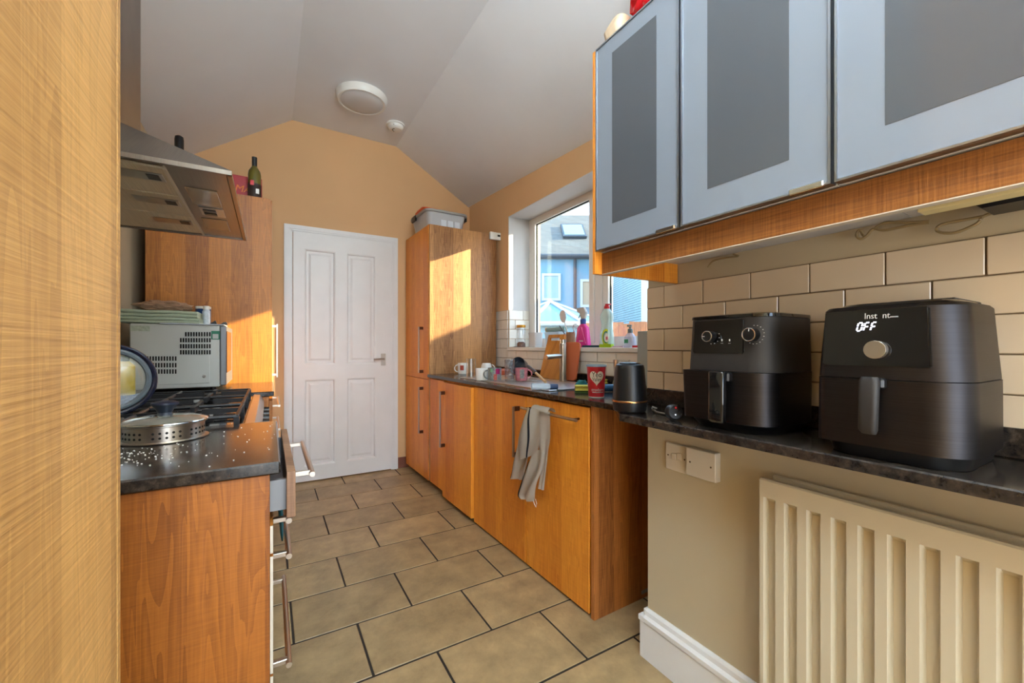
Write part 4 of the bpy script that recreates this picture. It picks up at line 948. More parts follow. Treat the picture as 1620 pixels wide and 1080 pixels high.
# on top of the wall cabinets
bm = B(); bmesh.ops.create_icosphere(bm, subdivisions=4, radius=1.0)
for v in bm.verts:
    n_ = 0.10*math.sin(v.co.x*8+v.co.z*6)+0.08*math.sin(v.co.y*15+v.co.z*9)+0.06*math.sin(v.co.z*23+v.co.y*11); v.co *= 1+n_
    v.co = Vector((v.co.x*0.062+0.985, v.co.y*0.130+0.785, max(v.co.z, -0.85)*0.12+CZ1+0.100))
simple('red_bag', bm, RED, 'crumpled red plastic bag on top of the wall cabinets', 'bag', smooth=30)
bm = B(); rloft(bm, [(CZ1-0.003, 0.92, 1.0, 0.915, 0.985, 0.02), (CZ1+0.05, 0.915, 1.0, 0.92, 0.995, 0.02), (CZ1+0.085, 0.93, 0.99, 0.925, 0.975, 0.02), (CZ1+0.095, 0.945, 0.98, 0.935, 0.96, 0.01)])
t = simple('packet', bm, mat('beige_packet', srgb(206, 182, 152), 0.5, var=0.2, scale=25), 'beige packet beside the red bag above the window end cabinet', 'packet', smooth=30)

# ------------------------------------------------------------------ air fryers on the ledge
WPRINT = mat('pale_print', srgb(206, 206, 206), 0.5)
FR = (0, -1, 0); UPZ = (0, 0, 1)
t = thing('air_fryer', 'black air fryer with two silver rimmed dials', 'air fryer', (1.15, 0.67, WT), 'air fryers on the ledge')
def zs(z): return WT+z
bm = B(); rloft(bm, [(WT+0.001, 1.06, 1.27, 0.565, 0.77, 0.05), (WT+0.022, 1.045, 1.28, 0.552, 0.782, 0.05), (WT+0.024, 1.040, 1.28, 0.548, 0.785, 0.05)], 8)
obj('base', bm, BLACK, t, 40)
bm = B(); rloft(bm, [(WT+0.025, 1.038, 1.282, 0.548, 0.786, (.04, .014, .06, .04)), (WT+0.158, 1.036, 1.282, 0.546, 0.790, (.04, .014, .06, .04))], 8); dw = obj('drawer', bm, BLACKB, t, 40)
bm = B(); rloft(bm, [(WT+0.159, 1.048, 1.283, 0.548, 0.776, (.04, .014, .06, .04)), (WT+0.161, 1.048, 1.283, 0.548, 0.776, (.04, .014, .06, .04)), (WT+0.300, 1.056, 1.285, 0.552, 0.772, (.04, .014, .06, .04))], 8); obj('body', bm, BLACKM, t, 40)
bm = B(); rloft(bm, [(WT+0.301, 1.054, 1.286, 0.550, 0.774, (.04, .014, .06, .04)), (WT+0.309, 1.055, 1.286, 0.551, 0.773, (.04, .014, .06, .04)), (WT+0.312, 1.065, 1.28, 0.56, 0.765, 0.05)], 8); obj('lid', bm, BLACKG, t, 40)
PX = 1.047
bm = B(); prism(bm, [(PX-0.0005, 0.612, WT+0.206), (PX-0.0005, 0.760, WT+0.206), (PX+0.005, 0.757, WT+0.296), (PX+0.005, 0.614, WT+0.296)], (0.012, 0, 0)); 
bmesh.ops.bevel(bm, geom=list(bm.edges), offset=0.003, segments=2, affect='EDGES'); pn = obj('control_panel', bm, BLACKG, t, 40)
for (px_, py_, r_, ang) in ((1118, 532, 0.0145, 180), (1184, 529, 0.0165, 85)):
    q = atX(px_, py_, 1.028); bm = B(); cyl(bm, q, q+Vector((0.0215, 0, 0)), r_, r_*1.05, 32); k_ = obj('dial', bm, BLACK, pn, 40)
    bm = B(); torus(bm, q+Vector((0.0005, 0, 0)), (1, 0, 0), r_*0.96, 0.0016, 36); obj('dial_ring', bm, CHROME, k_, True)
    a = math.radians(ang); d_ = Vector((0, -math.cos(a), math.sin(a))); bm = B(); e_ = q+d_*r_*0.72; cyl(bm, e_-d_*0.004+Vector((-0.0006, 0, 0)), e_+d_*0.003+Vector((-0.0006, 0, 0)), 0.0011, n=6); obj('dial_pointer', bm, WPRINT, k_)
bm = B()
for (px_, py_, r_, lo, hi, n_) in ((1118, 532, 0.0205, -100, 20, 5), (1184, 529, 0.0235, -160, 95, 13)):
    q = atX(px_, py_, 1.028)+Vector((0.0, -0.003, 0)); q.x = PX+0.0045
    for k in range(n_):
        a = math.radians(lo+(hi-lo)*k/(n_-1)); p = q+Vector((0, -r_*math.cos(a), r_*math.sin(a))); p.x = PX-0.0008+(p.z-WT-0.206)*0.061; bx(bm, p.x-0.0002, p.x+0.001, p.y-0.0012, p.y+0.0012, p.z-0.0007, p.z+0.0007)
for px_, py_ in ((1144, 538), (1156, 538)):
    p = atX(px_, py_, PX+0.006); bx(bm, PX-0.0003, PX+0.004, p.y-0.0012, p.y+0.0012, p.z-0.003, p.z+0.003); bx(bm, PX-0.0003, PX+0.004, p.y-0.003, p.y+0.003, p.z-0.0085, p.z-0.0078)
obj('dial_marks', bm, WPRINT, pn, kind='stuff')
ha = atX(1119, 590, 1.002); hb = atX(1144, 590, 1.002); zb_ = atX(1130, 668, 1.002).z
bm = B(); rloft(bm, [(zb_, 1.004, 1.020, hb.y+.003, ha.y-.003, 0.006), (zb_+0.006, 0.999, 1.022, hb.y, ha.y, 0.008), (ha.z+0.002, 1.001, 1.022, hb.y, ha.y, 0.008), (ha.z+0.005, 1.003, 1.020, hb.y+.002, ha.y-.002, 0.007)])
hh = obj('drawer_handle', bm, BLACKG, dw, 40)
obj('handle_bridge', wbox(1.018, 1.046, hb.y-0.004, ha.y-0.004, ha.z-0.022, ha.z+0.003, b=0.004), BLACK, hh)

t = thing('air_fryer', 'larger black air fryer with lit OFF display and silver dial', 'air fryer', (1.15, 0.335, WT), 'air fryers on the ledge')
bm = B(); rloft(bm, [(WT+0.001, 1.045, 1.27, 0.222, 0.432, 0.05), (WT+0.026, 1.035, 1.278, 0.216, 0.438, 0.055)], 8); obj('base', bm, BLACK, t, 40)
bm = B(); rloft(bm, [(WT+0.027, 1.024, 1.280, 0.209, 0.442, (.05, .022, .06, .05)), (WT+0.160, 1.022, 1.280, 0.210, 0.440, (.05, .022, .06, .05))], 8); dw = obj('drawer', bm, BLACKB, t, 40)
bm = B(); rloft(bm, [(WT+0.1615, 1.023, 1.280, 0.211, 0.440, (.05, .022, .06, .05)), (WT+0.300, 1.032, 1.279, 0.221, 0.432, (.05, .022, .06, .05)), (WT+0.306, 1.038, 1.275, 0.226, 0.428, (.05, .022, .06, .05))], 8); obj('body', bm, BLACKB, t, 40)
bm = B(); rloft(bm, [(WT+0.307, 1.045, 1.27, 0.235, 0.42, 0.05), (WT+0.312, 1.05, 1.26, 0.24, 0.415, 0.05)], 6); obj('top_vent', bm, BLACKG, t, 40)
bm = prism(B(), [(1.0205, 0.257, WT+0.186), (1.0205, 0.427, WT+0.186), (1.0275, 0.424, WT+0.298), (1.0275, 0.262, WT+0.298)], (0.014, 0, 0))
bmesh.ops.bevel(bm, geom=list(bm.edges), offset=0.003, segments=2, affect='EDGES'); pn = obj('control_panel', bm, BLACKG, t, 40)
XP = 1.0215
q = atX(1383, 553, 1.009); bm = B(); cyl(bm, q, q+Vector((0.014, 0, 0)), 0.0172, 0.0172, 40)
def radial(name):
    m, nt, p = principled(name); p.inputs['Metallic'].default_value = 1; p.inputs['Roughness'].default_value = 0.3; p.inputs['Base Color'].default_value = srgb(190, 188, 184)
    p.inputs['Anisotropic'].default_value = 0.8; tg = N(nt, 'ShaderNodeTangent', direction_type='RADIAL', axis='X'); 
    g = N(nt, 'ShaderNodeNewGeometry'); return m
dl = obj('dial', bm, radial('turned_metal'), pn, 40)
bm = B(); torus(bm, q+Vector((0.001, 0, 0)), (1, 0, 0), 0.0168, 0.0009, 40); obj('dial_rim', bm, CHROME, dl, True)
LED = emis('white_led', (0.85, 0.87, 1.0, 1), 1.3)
def ptext(name, body, xa, xb, yc, size, m, lb, **k):
    XX = 1.0245; a = atX(xa, yc, XX); b = atX(xb, yc, XX); c = (a+b)/2
    c.x = 1.0200+(c.z-WT-0.186)*0.0625
    text(name, body, c, FR, (0.0625, 0, 1), size, m, pn, lb, width=abs(a.y-b.y), **k)
ptext('lettering', 'Inst  nt', 1367, 1407, 499.5, 0.0165, WPRINT, 'pale maker lettering')
A0, B0 = atX(1408, 500, 1.0245), atX(1421, 500, 1.0245); bm = B()
for k in range(7):
    yy = A0.y+(B0.y-A0.y)*k/7; bx(bm, 1.0198+(A0.z-WT-0.186)*0.0625-0.0002, 1.0215+(A0.z-WT-0.186)*0.0625, yy-0.0011, yy, A0.z-0.0022, A0.z-0.0002)
obj('small_print', bm, WPRINT, pn)
def segs(chars, xa, xb, yc, hpx_):
    XX = 1.0245; A0 = atX(xa, yc, XX); B0 = atX(xb, yc, XX); W_ = (A0.y-B0.y); hh_ = hpx_*depth(A0)/FPX; cw = W_/len(chars); bm = B(); th = hh_*0.085
    table = {'O': 'abcdef', 'F': 'aefg'}
    for i, ch in enumerate(chars):
        w_ = cw*0.62; x0_ = i*cw
        geo = {'a': (0, w_, hh_, hh_), 'd': (0, w_, 0, 0), 'g': (0, w_, hh_/2, hh_/2), 'f': (0, 0, hh_/2, hh_), 'e': (0, 0, 0, hh_/2), 'b': (w_, w_, hh_/2, hh_), 'c': (w_, w_, 0, hh_/2)}
        for g_ in table[ch]:
            u0, u1, v0, v1 = geo[g_]; hor = v0 == v1
            q = [(u0+th*.7, v0-th), (u1-th*.7, v0-th), (u1-th*.7, v0+th), (u0+th*.7, v0+th)] if hor else [(u0-th, v0+th*.7), (u0+th, v0+th*.7), (u0+th, v1-th*.7), (u0-th, v1-th*.7)]
            P_ = []
            for u, v in q:
                z_ = A0.z-hh_/2+v; P_.append((1.0197+(z_-WT-0.186)*0.0625, A0.y-(x0_+u+v*0.2), z_))
            prism(bm, P_, (0.001, 0, 0))
    obj('display', bm, LED, pn, label='lit display reading OFF')
segs('OFF', 1355, 1388, 517, 12.5)
ha = atX(1356, 598, 0.990); hb = atX(1388, 600, 0.990); zb_ = atX(1365, 686, 0.990).z
bm = B(); rloft(bm, [(zb_, 0.995, 1.008, hb.y+.006, ha.y-.004, 0.005), (zb_+0.008, 0.989, 1.010, hb.y+.003, ha.y+.001, 0.008), (ha.z-0.004, 0.990, 1.010, hb.y, ha.y, 0.008), (ha.z+0.003, 0.993, 1.008, hb.y+.003, ha.y-.003, 0.007)])
hh = obj('drawer_handle', bm, BLACKM, dw, 40)
obj('handle_bridge', wbox(1.006, 1.034, hb.y-0.004, ha.y-0.006, ha.z-0.020, ha.z+0.001, b=0.004), BLACK, hh)
simple('tray', wbox(1.10, 1.27, 0.245, 0.34, WT+0.3125, WT+0.3165, b=0.0015), BLACKM, 'thin black tray lying on top of the larger air fryer', 'tray')

# copper ringed canister, plug and cable
c = Vector((1.082, 1.034, WT+0.0005))
t = thing('canister', 'black tapered canister with a copper ring at the ledge corner', 'canister', c)
bm = B(); lathe(bm, c, [(0.050, 0), (0.056, 0.004), (0.0585, 0.020), (0.0590, 0.033)], 40); obj('base', bm, BLACK, t, 30)
bm = B(); lathe(bm, c, [(0.0592, 0.0332), (0.0602, 0.0345), (0.0602, 0.0380), (0.0592, 0.0395)], 40); obj('copper_ring', bm, mat('copper', srgb(210, 150, 96), 0.25, 1.0), t, 30)
bm = B(); lathe(bm, c, [(0.0586, 0.0396), (0.0500, 0.150), (0.0470, 0.160), (0.0390, 0.164)], 40); obj('body', bm, mat('black_satin', srgb(11, 12, 15), 0.38), t, 30)
bm = B(); lathe(bm, c+Vector((0, 0, 0.164)), [(0.0388, 0), (0.035, 0.004), (0.01, 0.006)], 40); obj('lid', bm, BLACKG, t, 30)
pc = Vector((1.066, 0.838, WT+0.0245)); ax = Vector((-0.45, -0.88, 0.10)).normalized()
t = thing('plug', 'black three pin mains plug lying by the dial air fryer', 'plug', (pc.x, pc.y, WT))
bm = B(); lathe(bm, pc, [(0.016, -0.020), (0.022, -0.017), (0.0235, -0.004), (0.0235, 0.009), (0.020, 0.012)], 24, ax); obj('plug_body', bm, BLACK, t, 30)
bm = B(); u_, v_ = frame(ax)
for d_ in (Vector((0, 0, 0.007)), Vector((0.008, -0.004, -0.006)), Vector((-0.008, 0.004, -0.006))): cyl(bm, pc+ax*0.0115+d_, pc+ax*0.030+d_, 0.0026, n=8)
obj('pin', bm, CHROME, t)
bm = B(); e_ = pc+ax*0.0122+Vector((0, 0, 0.014)); cyl(bm, e_, e_+ax*0.0008, 0.0030, n=10); obj('fuse_mark', bm, mat('red_mark', srgb(170, 20, 24), 0.4), t)
bm = B(); tube(bm, [pc-ax*0.016, pc-ax*0.034+Vector((0.012, 0, -0.010)), Vector((1.115, 0.905, WT+0.004)), Vector((1.125, 0.955, WT+0.004)), Vector((1.128, 0.972, WT+0.010)), Vector((1.122, 0.968, WT+0.020)), Vector((1.128, 0.958, WT+0.016)), Vector((1.150, 0.99, WT+0.004)), Vector((1.18, 1.02, WT+0.004))], 0.0032, 8)
obj('flex', bm, mat('grey_flex', srgb(96, 88, 78), 0.5), t, True)

# ------------------------------------------------------------------ radiator, switches
RX = 1.12; RY0, RY1, RZ0, RZ1 = -0.62, 0.612, 0.12, 0.792
t = thing('radiator', 'cream double panel radiator under the ledge', 'radiator', (1.16, 0.0, 0.1))
bm = B(); prof = []
pitch = 0.0505; y = 0.608
pts = [(RX, RY1), (RX, 0.603)]
y0 = 0.6025
while y0-0.034 > RY0+0.02:
    pts += [(RX, y0), (RX+0.016, y0-0.006), (RX+0.016, y0-0.024), (RX, y0-0.030)]; y0 -= pitch
pts += [(RX, RY0)]
zt, zb = 0.745, 0.165
# pressed channels: a wavy strip with closed, sloped ends, flat bands above and below
def row(z, f): return [bm.verts.new(((RX+(x_-RX)*f), y_, z)) for x_, y_ in pts]
rows = [row(RZ0, 0), row(zb, 0), row(zb+0.012, 1), row(zt-0.012, 1), row(zt, 0), row(RZ1-0.004, 0), ]
for a, b in zip(rows, rows[1:]):
    for i in range(len(pts)-1): bm.faces.new((a[i], a[i+1], b[i+1], b[i]))
top = [bm.verts.new((RX+0.004, y_, RZ1)) for x_, y_ in pts]; bk = [bm.verts.new((RX+0.014, y_, RZ1)) for x_, y_ in pts]; bk2 = [bm.verts.new((RX+0.018, y_, RZ0)) for x_, y_ in pts]
for a, b in ((rows[-1], top), (top, bk)):
    for i in range(len(pts)-1): bm.faces.new((a[i], a[i+1], b[i+1], b[i]))
obj('front_panel', bm, RADI, t, 35)
obj('panel_edge', wbox(RX+0.001, RX+0.018, RY1-0.003, RY1+0.001, RZ0, RZ1-0.003, b=0.002), RADI, t)
obj('rear_panel', wbox(1.163, 1.178, RY0, 0.603, RZ0, 0.796, b=0.004), RADI, t)
bm = B()
for k in range(40): bx(bm, RX+0.018, 1.163, 0.58-k*0.03, 0.582-k*0.03, 0.2, 0.76)
obj('convector_fins', bm, RADI, t, kind='stuff')
bm = B(); tube(bm, [(1.15, 0.63, 0.16), (1.15, 0.63, 0.0)], 0.0075); cyl(bm, (1.15, 0.60, 0.16), (1.15, 0.645, 0.16), 0.012); obj('valve', bm, CHROME, t, True)
SWM = mat('switch_white', srgb(214, 204, 188), 0.35)
t = thing('switch_plate', 'flat cream fused switch plate left of the blank box', 'switch', (1.19, 0.925, 0.76))
q0, q1 = atX(1053, 699, 1.190), atX(1089.5, 748, 1.190)
obj('plate', wbox(1.190, 1.1995, q1.y, q0.y, 0.716, 0.808, b=0.002), SWM, t)
for k, px_ in enumerate((1066, 1075)):
    q = atX(px_, 722, 1.189); obj('rocker', wbox(1.1865-0.001*k, 1.190, q.y-0.010, q.y+0.007, q.z-0.011, q.z+0.011, b=0.001), SWM, t)
bm = B()
for px_, py_ in ((1057, 719), (1083, 727)):
    q = atX(px_, py_, 1.190); cyl(bm, q, q-Vector((0.0008, 0, 0)), 0.0028, n=12)
obj('screw', bm, mat('brass_screw', srgb(96, 80, 58), 0.4, 0.8), t)
t = thing('blank_box', 'raised cream blank switch box beside the fused switch', 'switch', (1.18, 0.83, 0.76))
obj('box', wbox(1.172, 1.1995, 0.772, 0.8745, 0.722, 0.812, b=0.002), SWM, t)
bm = B()
for yy in (0.787, 0.860): cyl(bm, (1.172, yy, 0.767), (1.1712, yy, 0.767), 0.0028, n=12)
obj('screw', bm, bpy.data.materials['brass_screw'], t)

# ------------------------------------------------------------------ ceiling fittings
c = Vector((0.596, 3.24, 3.014))
t = thing('ceiling_lamp', 'round white flush ceiling lamp, unlit', 'lamp', c)
bm = B(); lathe(bm, c, [(0.182, 0), (0.182, -0.012), (0.176, -0.040), (0.168, -0.050), (0.158, -0.050), (0.156, -0.044)], 48); obj('ring', bm, PLASTICW, t, 30)
bm = B(); lathe(bm, c, [(0.154, -0.042), (0.140, -0.052), (0.09, -0.060), (0.03, -0.062)], 48); obj('diffuser', bm, mat('opal_diffuser', srgb(206, 206, 206), 0.4), t, 30)
c = Vector((0.915, 3.50, 3.0115))
t = thing('smoke_alarm', 'round white smoke alarm on the flat of the ceiling', 'alarm', c)
bm = B(); lathe(bm, c, [(0.074, 0), (0.074, -0.012), (0.066, -0.016), (0.060, -0.036), (0.046, -0.046), (0.02, -0.048)], 36); obj('case', bm, PLASTICW, t, 30)
bm = B(); torus(bm, c+Vector((0, 0, -0.0472)), (0, 0, 1), 0.026, 0.003, 20, 6, math.radians(10), math.radians(150)); obj('vent', bm, DARK, t)
bm = B(); q = c+Vector((-0.028, -0.052, -0.030)); bmesh.ops.create_uvsphere(bm, u_segments=10, v_segments=8, radius=0.004, matrix=Matrix.Translation(q)); obj('indicator', bm, DARK, t)
# alarm on the tall cabinet side
q0 = Rinv(Vector((1.60, 3.25, 2.07))); yy = 1.905
setT(RF)
def onside(px_, py_):
    # point on the side of the tall cabinet
    o = RF.inverted() @ Vector((0, 0, H)); d = RF.inverted().to_3x3() @ ray(px_, py_); k = (yy-o.y)/d.y; return o+d*k
a, b = onside(773.5, 367), onside(795.5, 382)
t = thing('gas_alarm', 'small white gas alarm on the top corner of the tall cabinet', 'alarm', ((a.x+b.x)/2, yy, b.z))
obj('case', wbox(a.x, b.x, yy-0.028, yy-0.0005, b.z, a.z, b=0.004), PLASTICW, t)
w_ = b.x-a.x; h_ = a.z-b.z
obj('display', wbox(a.x+w_*0.50, a.x+w_*0.70, yy-0.0288, yy-0.028, b.z+h_*0.45, b.z+h_*0.7), DARK, t)
bm = B(); cyl(bm, (a.x+w_*0.83, yy-0.028, b.z+h_*0.55), (a.x+w_*0.83, yy-0.030, b.z+h_*0.55), 0.008); obj('button', bm, DARK, t)
# plastic storage box on the tall cabinet
t = thing('storage_box', 'translucent grey plastic storage box on the right tall cabinet', 'box', (0.22, 2.2, TT))
GP = mat('grey_translucent_plastic', srgb(176, 176, 178), 0.3, var=0.03); 
def spl(z, e, r): return (z, 0.03-e, 0.34+e, 1.99-e, 2.35+e, r)
bm = B(); skin(bm, [rr_ring(*spl(TT+0.0005, 0, 0.04)[1:5], TT+0.0005, 0.04), rr_ring(0.005, 0.365, 1.965, 2.375, TT+0.135, 0.05), rr_ring(0.010, 0.360, 1.970, 2.370, TT+0.135, 0.05), rr_ring(0.035, 0.335, 1.995, 2.345, TT+0.006, 0.04)], True, True); obj('tub', bm, GP, t, 40)
bm = B(); skin(bm, [rr_ring(-0.012, 0.382, 1.948, 2.392, TT+0.128, 0.06), rr_ring(-0.012, 0.382, 1.948, 2.392, TT+0.146, 0.06), rr_ring(0.012, 0.358, 1.972, 2.368, TT+0.146, 0.05), rr_ring(0.012, 0.358, 1.972, 2.368, TT+0.128, 0.05), rr_ring(-0.012, 0.382, 1.948, 2.392, TT+0.128, 0.06)], False, False); obj('rim', bm, mat('grey_rim', srgb(150, 148, 142), 0.4), t, 40)
bm = B()
for k in range(3): bx(bm, 0.13+k*0.062, 0.180+k*0.062, 1.974, 1.986, TT+0.018, TT+0.075, 0.003)
obj('clip_label', bm, mat('pale_clip', srgb(208, 214, 220), 0.4), t)
for yb_ in (1.958,):
    obj('clip', wbox(0.362, 0.385, 2.0, 2.10, TT+0.10, TT+0.15, b=0.004), BLACK, t); obj('clip', wbox(-0.018, -0.002, 2.2, 2.3, TT+0.10, TT+0.15, b=0.004), BLACK, t)
bm = B(); rloft(bm, [(TT+0.06, 0.05, 0.22, 2.06, 2.32, 0.03), (TT+0.160, 0.04, 0.20, 2.05, 2.33, 0.03), (TT+0.195, 0.02, 0.17, 2.08, 2.34, 0.03), (TT+0.215, 0.03, 0.12, 2.14, 2.30, 0.02)])
simple('orange_bag', bm, mat('orange_film', srgb(232, 92, 34), 0.4, var=0.1, scale=30), 'orange bag heaped inside the grey storage box', 'bag', smooth=30)
setT(Matrix.Identity(4))

# ------------------------------------------------------------------ washing-up on the drainer
SINKZ = WT+0.0062
def mug(label, px_, py_, wpx, hgt, m, taper=1.0, hang=None, z=None, group='mugs on the drainer', cat='mug', decor=None, flip=False):
    z = z if z is not None else WT+0.0006
    p = atZ(px_, py_, z); r = sz(wpx, p)/2; p = p+Vector((sn, cs, 0))*r*0.9; p.z = z
    t = thing('mug', label, cat, p, group)
    pr = [(r*taper*0.90, 0), (r*taper, 0.006), (r, hgt), (r*0.95, hgt), (r*taper*0.92, 0.010)]
    if flip: pr = [(r, 0), (r*0.97, 0.02), (r*taper, hgt-0.008), (r*taper*0.88, hgt), (r*taper*0.85, hgt-0.003)]
    bm = B(); lathe(bm, p, pr, 28); bo = obj('body', bm, m, t, 35)
    if hang is not None:
        d = Vector((math.cos(math.radians(hang)), math.sin(math.radians(hang)), 0)); c0 = p+d*r*0.96+Vector((0, 0, hgt*0.52))
        bm = B(); pts = [c0+d*(0.028*math.sin(math.pi*k/8))+Vector((0, 0, hgt*0.32*math.cos(math.pi*k/8))) for k in range(9)]; tube(bm, pts, 0.0048, 8); obj('handle', bm, m, t, True)
    if decor:
        for a0, a1, z0, z1, dm in decor:
            bm = B(); rings_ = []
            for zz in (z0, (z0+z1)/2, z1): rings_.append([p+Vector((math.cos(math.radians(a)), math.sin(math.radians(a)), 0))*((r*(taper+(1-taper)*zz) if not flip else r*(1+(taper-1)*zz))+0.0008)+Vector((0, 0, zz*hgt)) for a in [a0+(a1-a0)*k/5 for k in range(6)]])
            skin(bm, rings_, False, False, False); obj('print', bm, dm, t, 35)
    return t
FLOW = mat('floral_print', srgb(170, 66, 48), 0.3, var=0.5, scale=120); MULTI = mat('grey_print', srgb(120, 124, 120), 0.3, var=0.4, scale=110)
MAG = mat('magenta_print', srgb(150, 20, 84), 0.3, var=0.2, scale=90); GREENP = mat('green_print', srgb(120, 176, 130), 0.3); PINKM = mat('pink_print', srgb(186, 112, 118), 0.25, var=0.25, scale=70)
mug('white mug with a red flower print and its handle to the left', 731.5, 591.5, 17, 0.088, WHITEC, 0.95, 170, decor=[(215, 255, 0.35, 0.8, FLOW)])
mug('plain white upturned mug behind the front mugs', 769, 590, 21, 0.082, WHITEC, 0.72, -60, flip=True)
mug('plain cream mug beside the grey printed mug', 761.5, 602.3, 19.5, 0.080, WHITEC, 1.0, None)
mug('grey printed mug with magenta patch and handle to the left', 782, 603.3, 22, 0.086, MULTI, 1.0, 165, decor=[(250, 290, 0.55, 0.95, MAG), (205, 225, 0.7, 0.95, GREENP), (235, 262, 0.1, 0.55, FLOW)])
mug('pink mug with grey printed patch by the brush', 825, 602.5, 21, 0.080, PINKM, 0.9, -20, z=SINKZ+0.003, decor=[(225, 265, 0.2, 0.9, MULTI)])
def tumbler(label, px_, py_, wt, wb, hpx, m, rib=0, z=None, cat='glass', group='glasses at the sink'):
    z = z if z is not None else WT+0.0006
    p = atZ(px_, py_, z); rt, rb = sz(wt, p)/2, sz(wb, p)/2; p = p+Vector((sn, cs, 0))*rb*0.9; p.z = z; h = hpx*depth(p)/FPX
    bm = B(); n_ = 32
    def rg(r, z_): return [p+Vector((math.cos(2*math.pi*k/n_), math.sin(2*math.pi*k/n_), 0))*r*(1+(0.04 if rib and k % 2 else 0))+Vector((0, 0, z_)) for k in range(n_)]
    skin(bm, [rg(rb, 0), rg(rb*0.5+rt*0.5, h*0.5), rg(rt, h), rg(rt*0.93, h), rg(rb*0.9, h*0.1)], True, True)
    return simple('glass_tumbler', bm, m, label, cat, group, smooth=25)
tumbler('tall clear glass standing upside down left of the cream mug', 744.5, 600.5, 15, 17, 33, CLEAR)
tumbler('cut glass tumbler with facets between the mugs', 806, 603, 16, 14, 34, CLEARC, rib=1, z=SINKZ+0.003)
tumbler('ribbed clear tumbler behind the black canister', 986, 622, 27, 20, 52, CLEAR, rib=1)
# orange lid edge
p = atZ(790, 588, WT+0.0006); simple('plastic_tray', wbox(1.53, 1.67, 2.77, 2.96, WT+0.0006, WT+0.045, b=0.006), mat('terracotta_plastic', srgb(196, 92, 56), 0.4), 'low terracotta plastic tray behind the mugs', 'tray')
# dark saucepan lying on its side
pc = Vector((1.56, 2.56, WT+0.079)); ax = Vector((-0.80, -0.45, 0.35)).normalized()
t = thing('saucepan', 'small dark steel pan lying tipped behind the cut glass', 'pan', (pc.x, pc.y, WT))
bm = B(); lathe(bm, pc, [(0.02, -0.045), (0.052, -0.042), (0.062, -0.025), (0.064, 0.03), (0.061, 0.03), (0.058, -0.02), (0.045, -0.036)], 32, ax); obj('pan_body', bm, mat('dark_steel', srgb(96, 104, 116), 0.25, 0.8), t, 35)
# brush with wooden handle
a, b, c_ = atX(838, 582, 1.50), atX(848, 590, 1.46), atX(863, 604, 1.40)
t = thing('dish_brush', 'dark headed dish brush with wooden handle resting on the drainer', 'brush', (b.x, b.y, WT))
bm = B(); u_ = (b-a); tube(bm, [a-u_*0.25, a, b], 0.013, 12); obj('brush_head', bm, mat('dark_blue_plastic', srgb(26, 34, 48), 0.4), t, True)
bm = B(); tube(bm, [b, b.lerp(c_, 0.5), c_], 0.0085, 12); obj('wooden_handle', bm, mat('beech', srgb(206, 164, 112), 0.5), t, True)
# chopping boards leaning on the tiles
def board(name, label, m, BL, BR, TL, TR, th, slot=None, rad=0.02):
    U = lambda u, v: (BL.lerp(BR, u)).lerp(TL.lerp(TR, u), v)
    n_ = (BR-BL).cross(TL-BL).normalized()
    if n_.x > 0: n_ = -n_
    bm = B()
    if slot:
        u0, u1, v0, v1 = slot; us = [0, u0, u1, 1]; vs = [0, v0, v1, 1]
        for i in range(3):
            for j in range(3):
                if i == 1 and j == 1: continue
                prism(bm, [U(us[i], vs[j]), U(us[i+1], vs[j]), U(us[i+1], vs[j+1]), U(us[i], vs[j+1])], -n_*th)
        bmesh.ops.remove_doubles(bm, verts=bm.verts, dist=1e-5)
    else:
        w_, h_ = (BR-BL).length, (TL-BL).length; rr = rr_ring(0, w_, 0, h_, 0, rad); pts = [U(p.x/w_, p.y/h_) for p in rr]
        a_ = [bm.verts.new(p) for p in pts]; b_ = [bm.verts.new(p-n_*th) for p in pts]; bm.faces.new(a_); bm.faces.new(list(reversed(b_)))
        for k in range(len(a_)): bm.faces.new((a_[k], b_[k], b_[(k+1) % len(a_)], a_[(k+1) % len(a_)]))
    return simple(name, bm, m, label, 'chopping board')
BW = wood('bamboo_board', srgb(218, 148, 60), srgb(158, 88, 28), saw=0.1, plank=0.03, figure=0.5)
zb_ = WT+0.0065
def onplane(px_, X, z): q = atX(px_, 560, X); return Vector((X, q.y, z))
zt_ = atX(880, 529, 1.735).z
board('chopping_board', 'golden wooden chopping board with a slot leaning on the tiles', BW, onplane(853, 1.640, zb_), onplane(891, 1.640, zb_), onplane(868, 1.728, zt_), onplane(893, 1.728, zt_), 0.016, (0.12, 0.72, 0.86, 0.93))
zt_ = atX(905, 541, 1.735).z
t = board('chopping_board', 'terracotta plastic chopping board leaning behind the tap', mat('terracotta_board', srgb(198, 106, 66), 0.45), onplane(884, 1.675, zb_), onplane(910, 1.675, zb_), onplane(886, 1.745, zt_), onplane(918, 1.745, zt_), 0.010, None, 0.025)
# bottle lying, sponges, yogurt pot
def lying(label, name, xa, xb, yc, r, m, capm, zc):
    a, b = atZ(xa, yc, zc), atZ(xb, yc, zc); b.y = a.y-0.05*(a-b).length if False else b.y
    return a, b
p = Vector((1.225, 1.745, WT+0.0185)); d_ = Vector((0.88, -0.47, 0)).normalized()
t = thing('plastic_bottle', 'clear plastic bottle with blue cap lying on the sink edge', 'bottle', (p.x, p.y, WT))
bm = B(); lathe(bm, p-d_*0.075, [(0.014, 0), (0.018, 0.004), (0.0165, 0.02), (0.018, 0.035), (0.0165, 0.05), (0.018, 0.07), (0.016, 0.085), (0.010, 0.098)], 20, d_); obj('body', bm, frosted('clear_plastic', srgb(196, 216, 228), 0.5), t, 30)
bm = B(); lathe(bm, p+d_*0.0232, [(0.0135, 0), (0.0135, 0.038), (0.012, 0.040)], 20, d_); obj('cap', bm, mat('navy_cap', srgb(24, 56, 96), 0.35), t, 30)
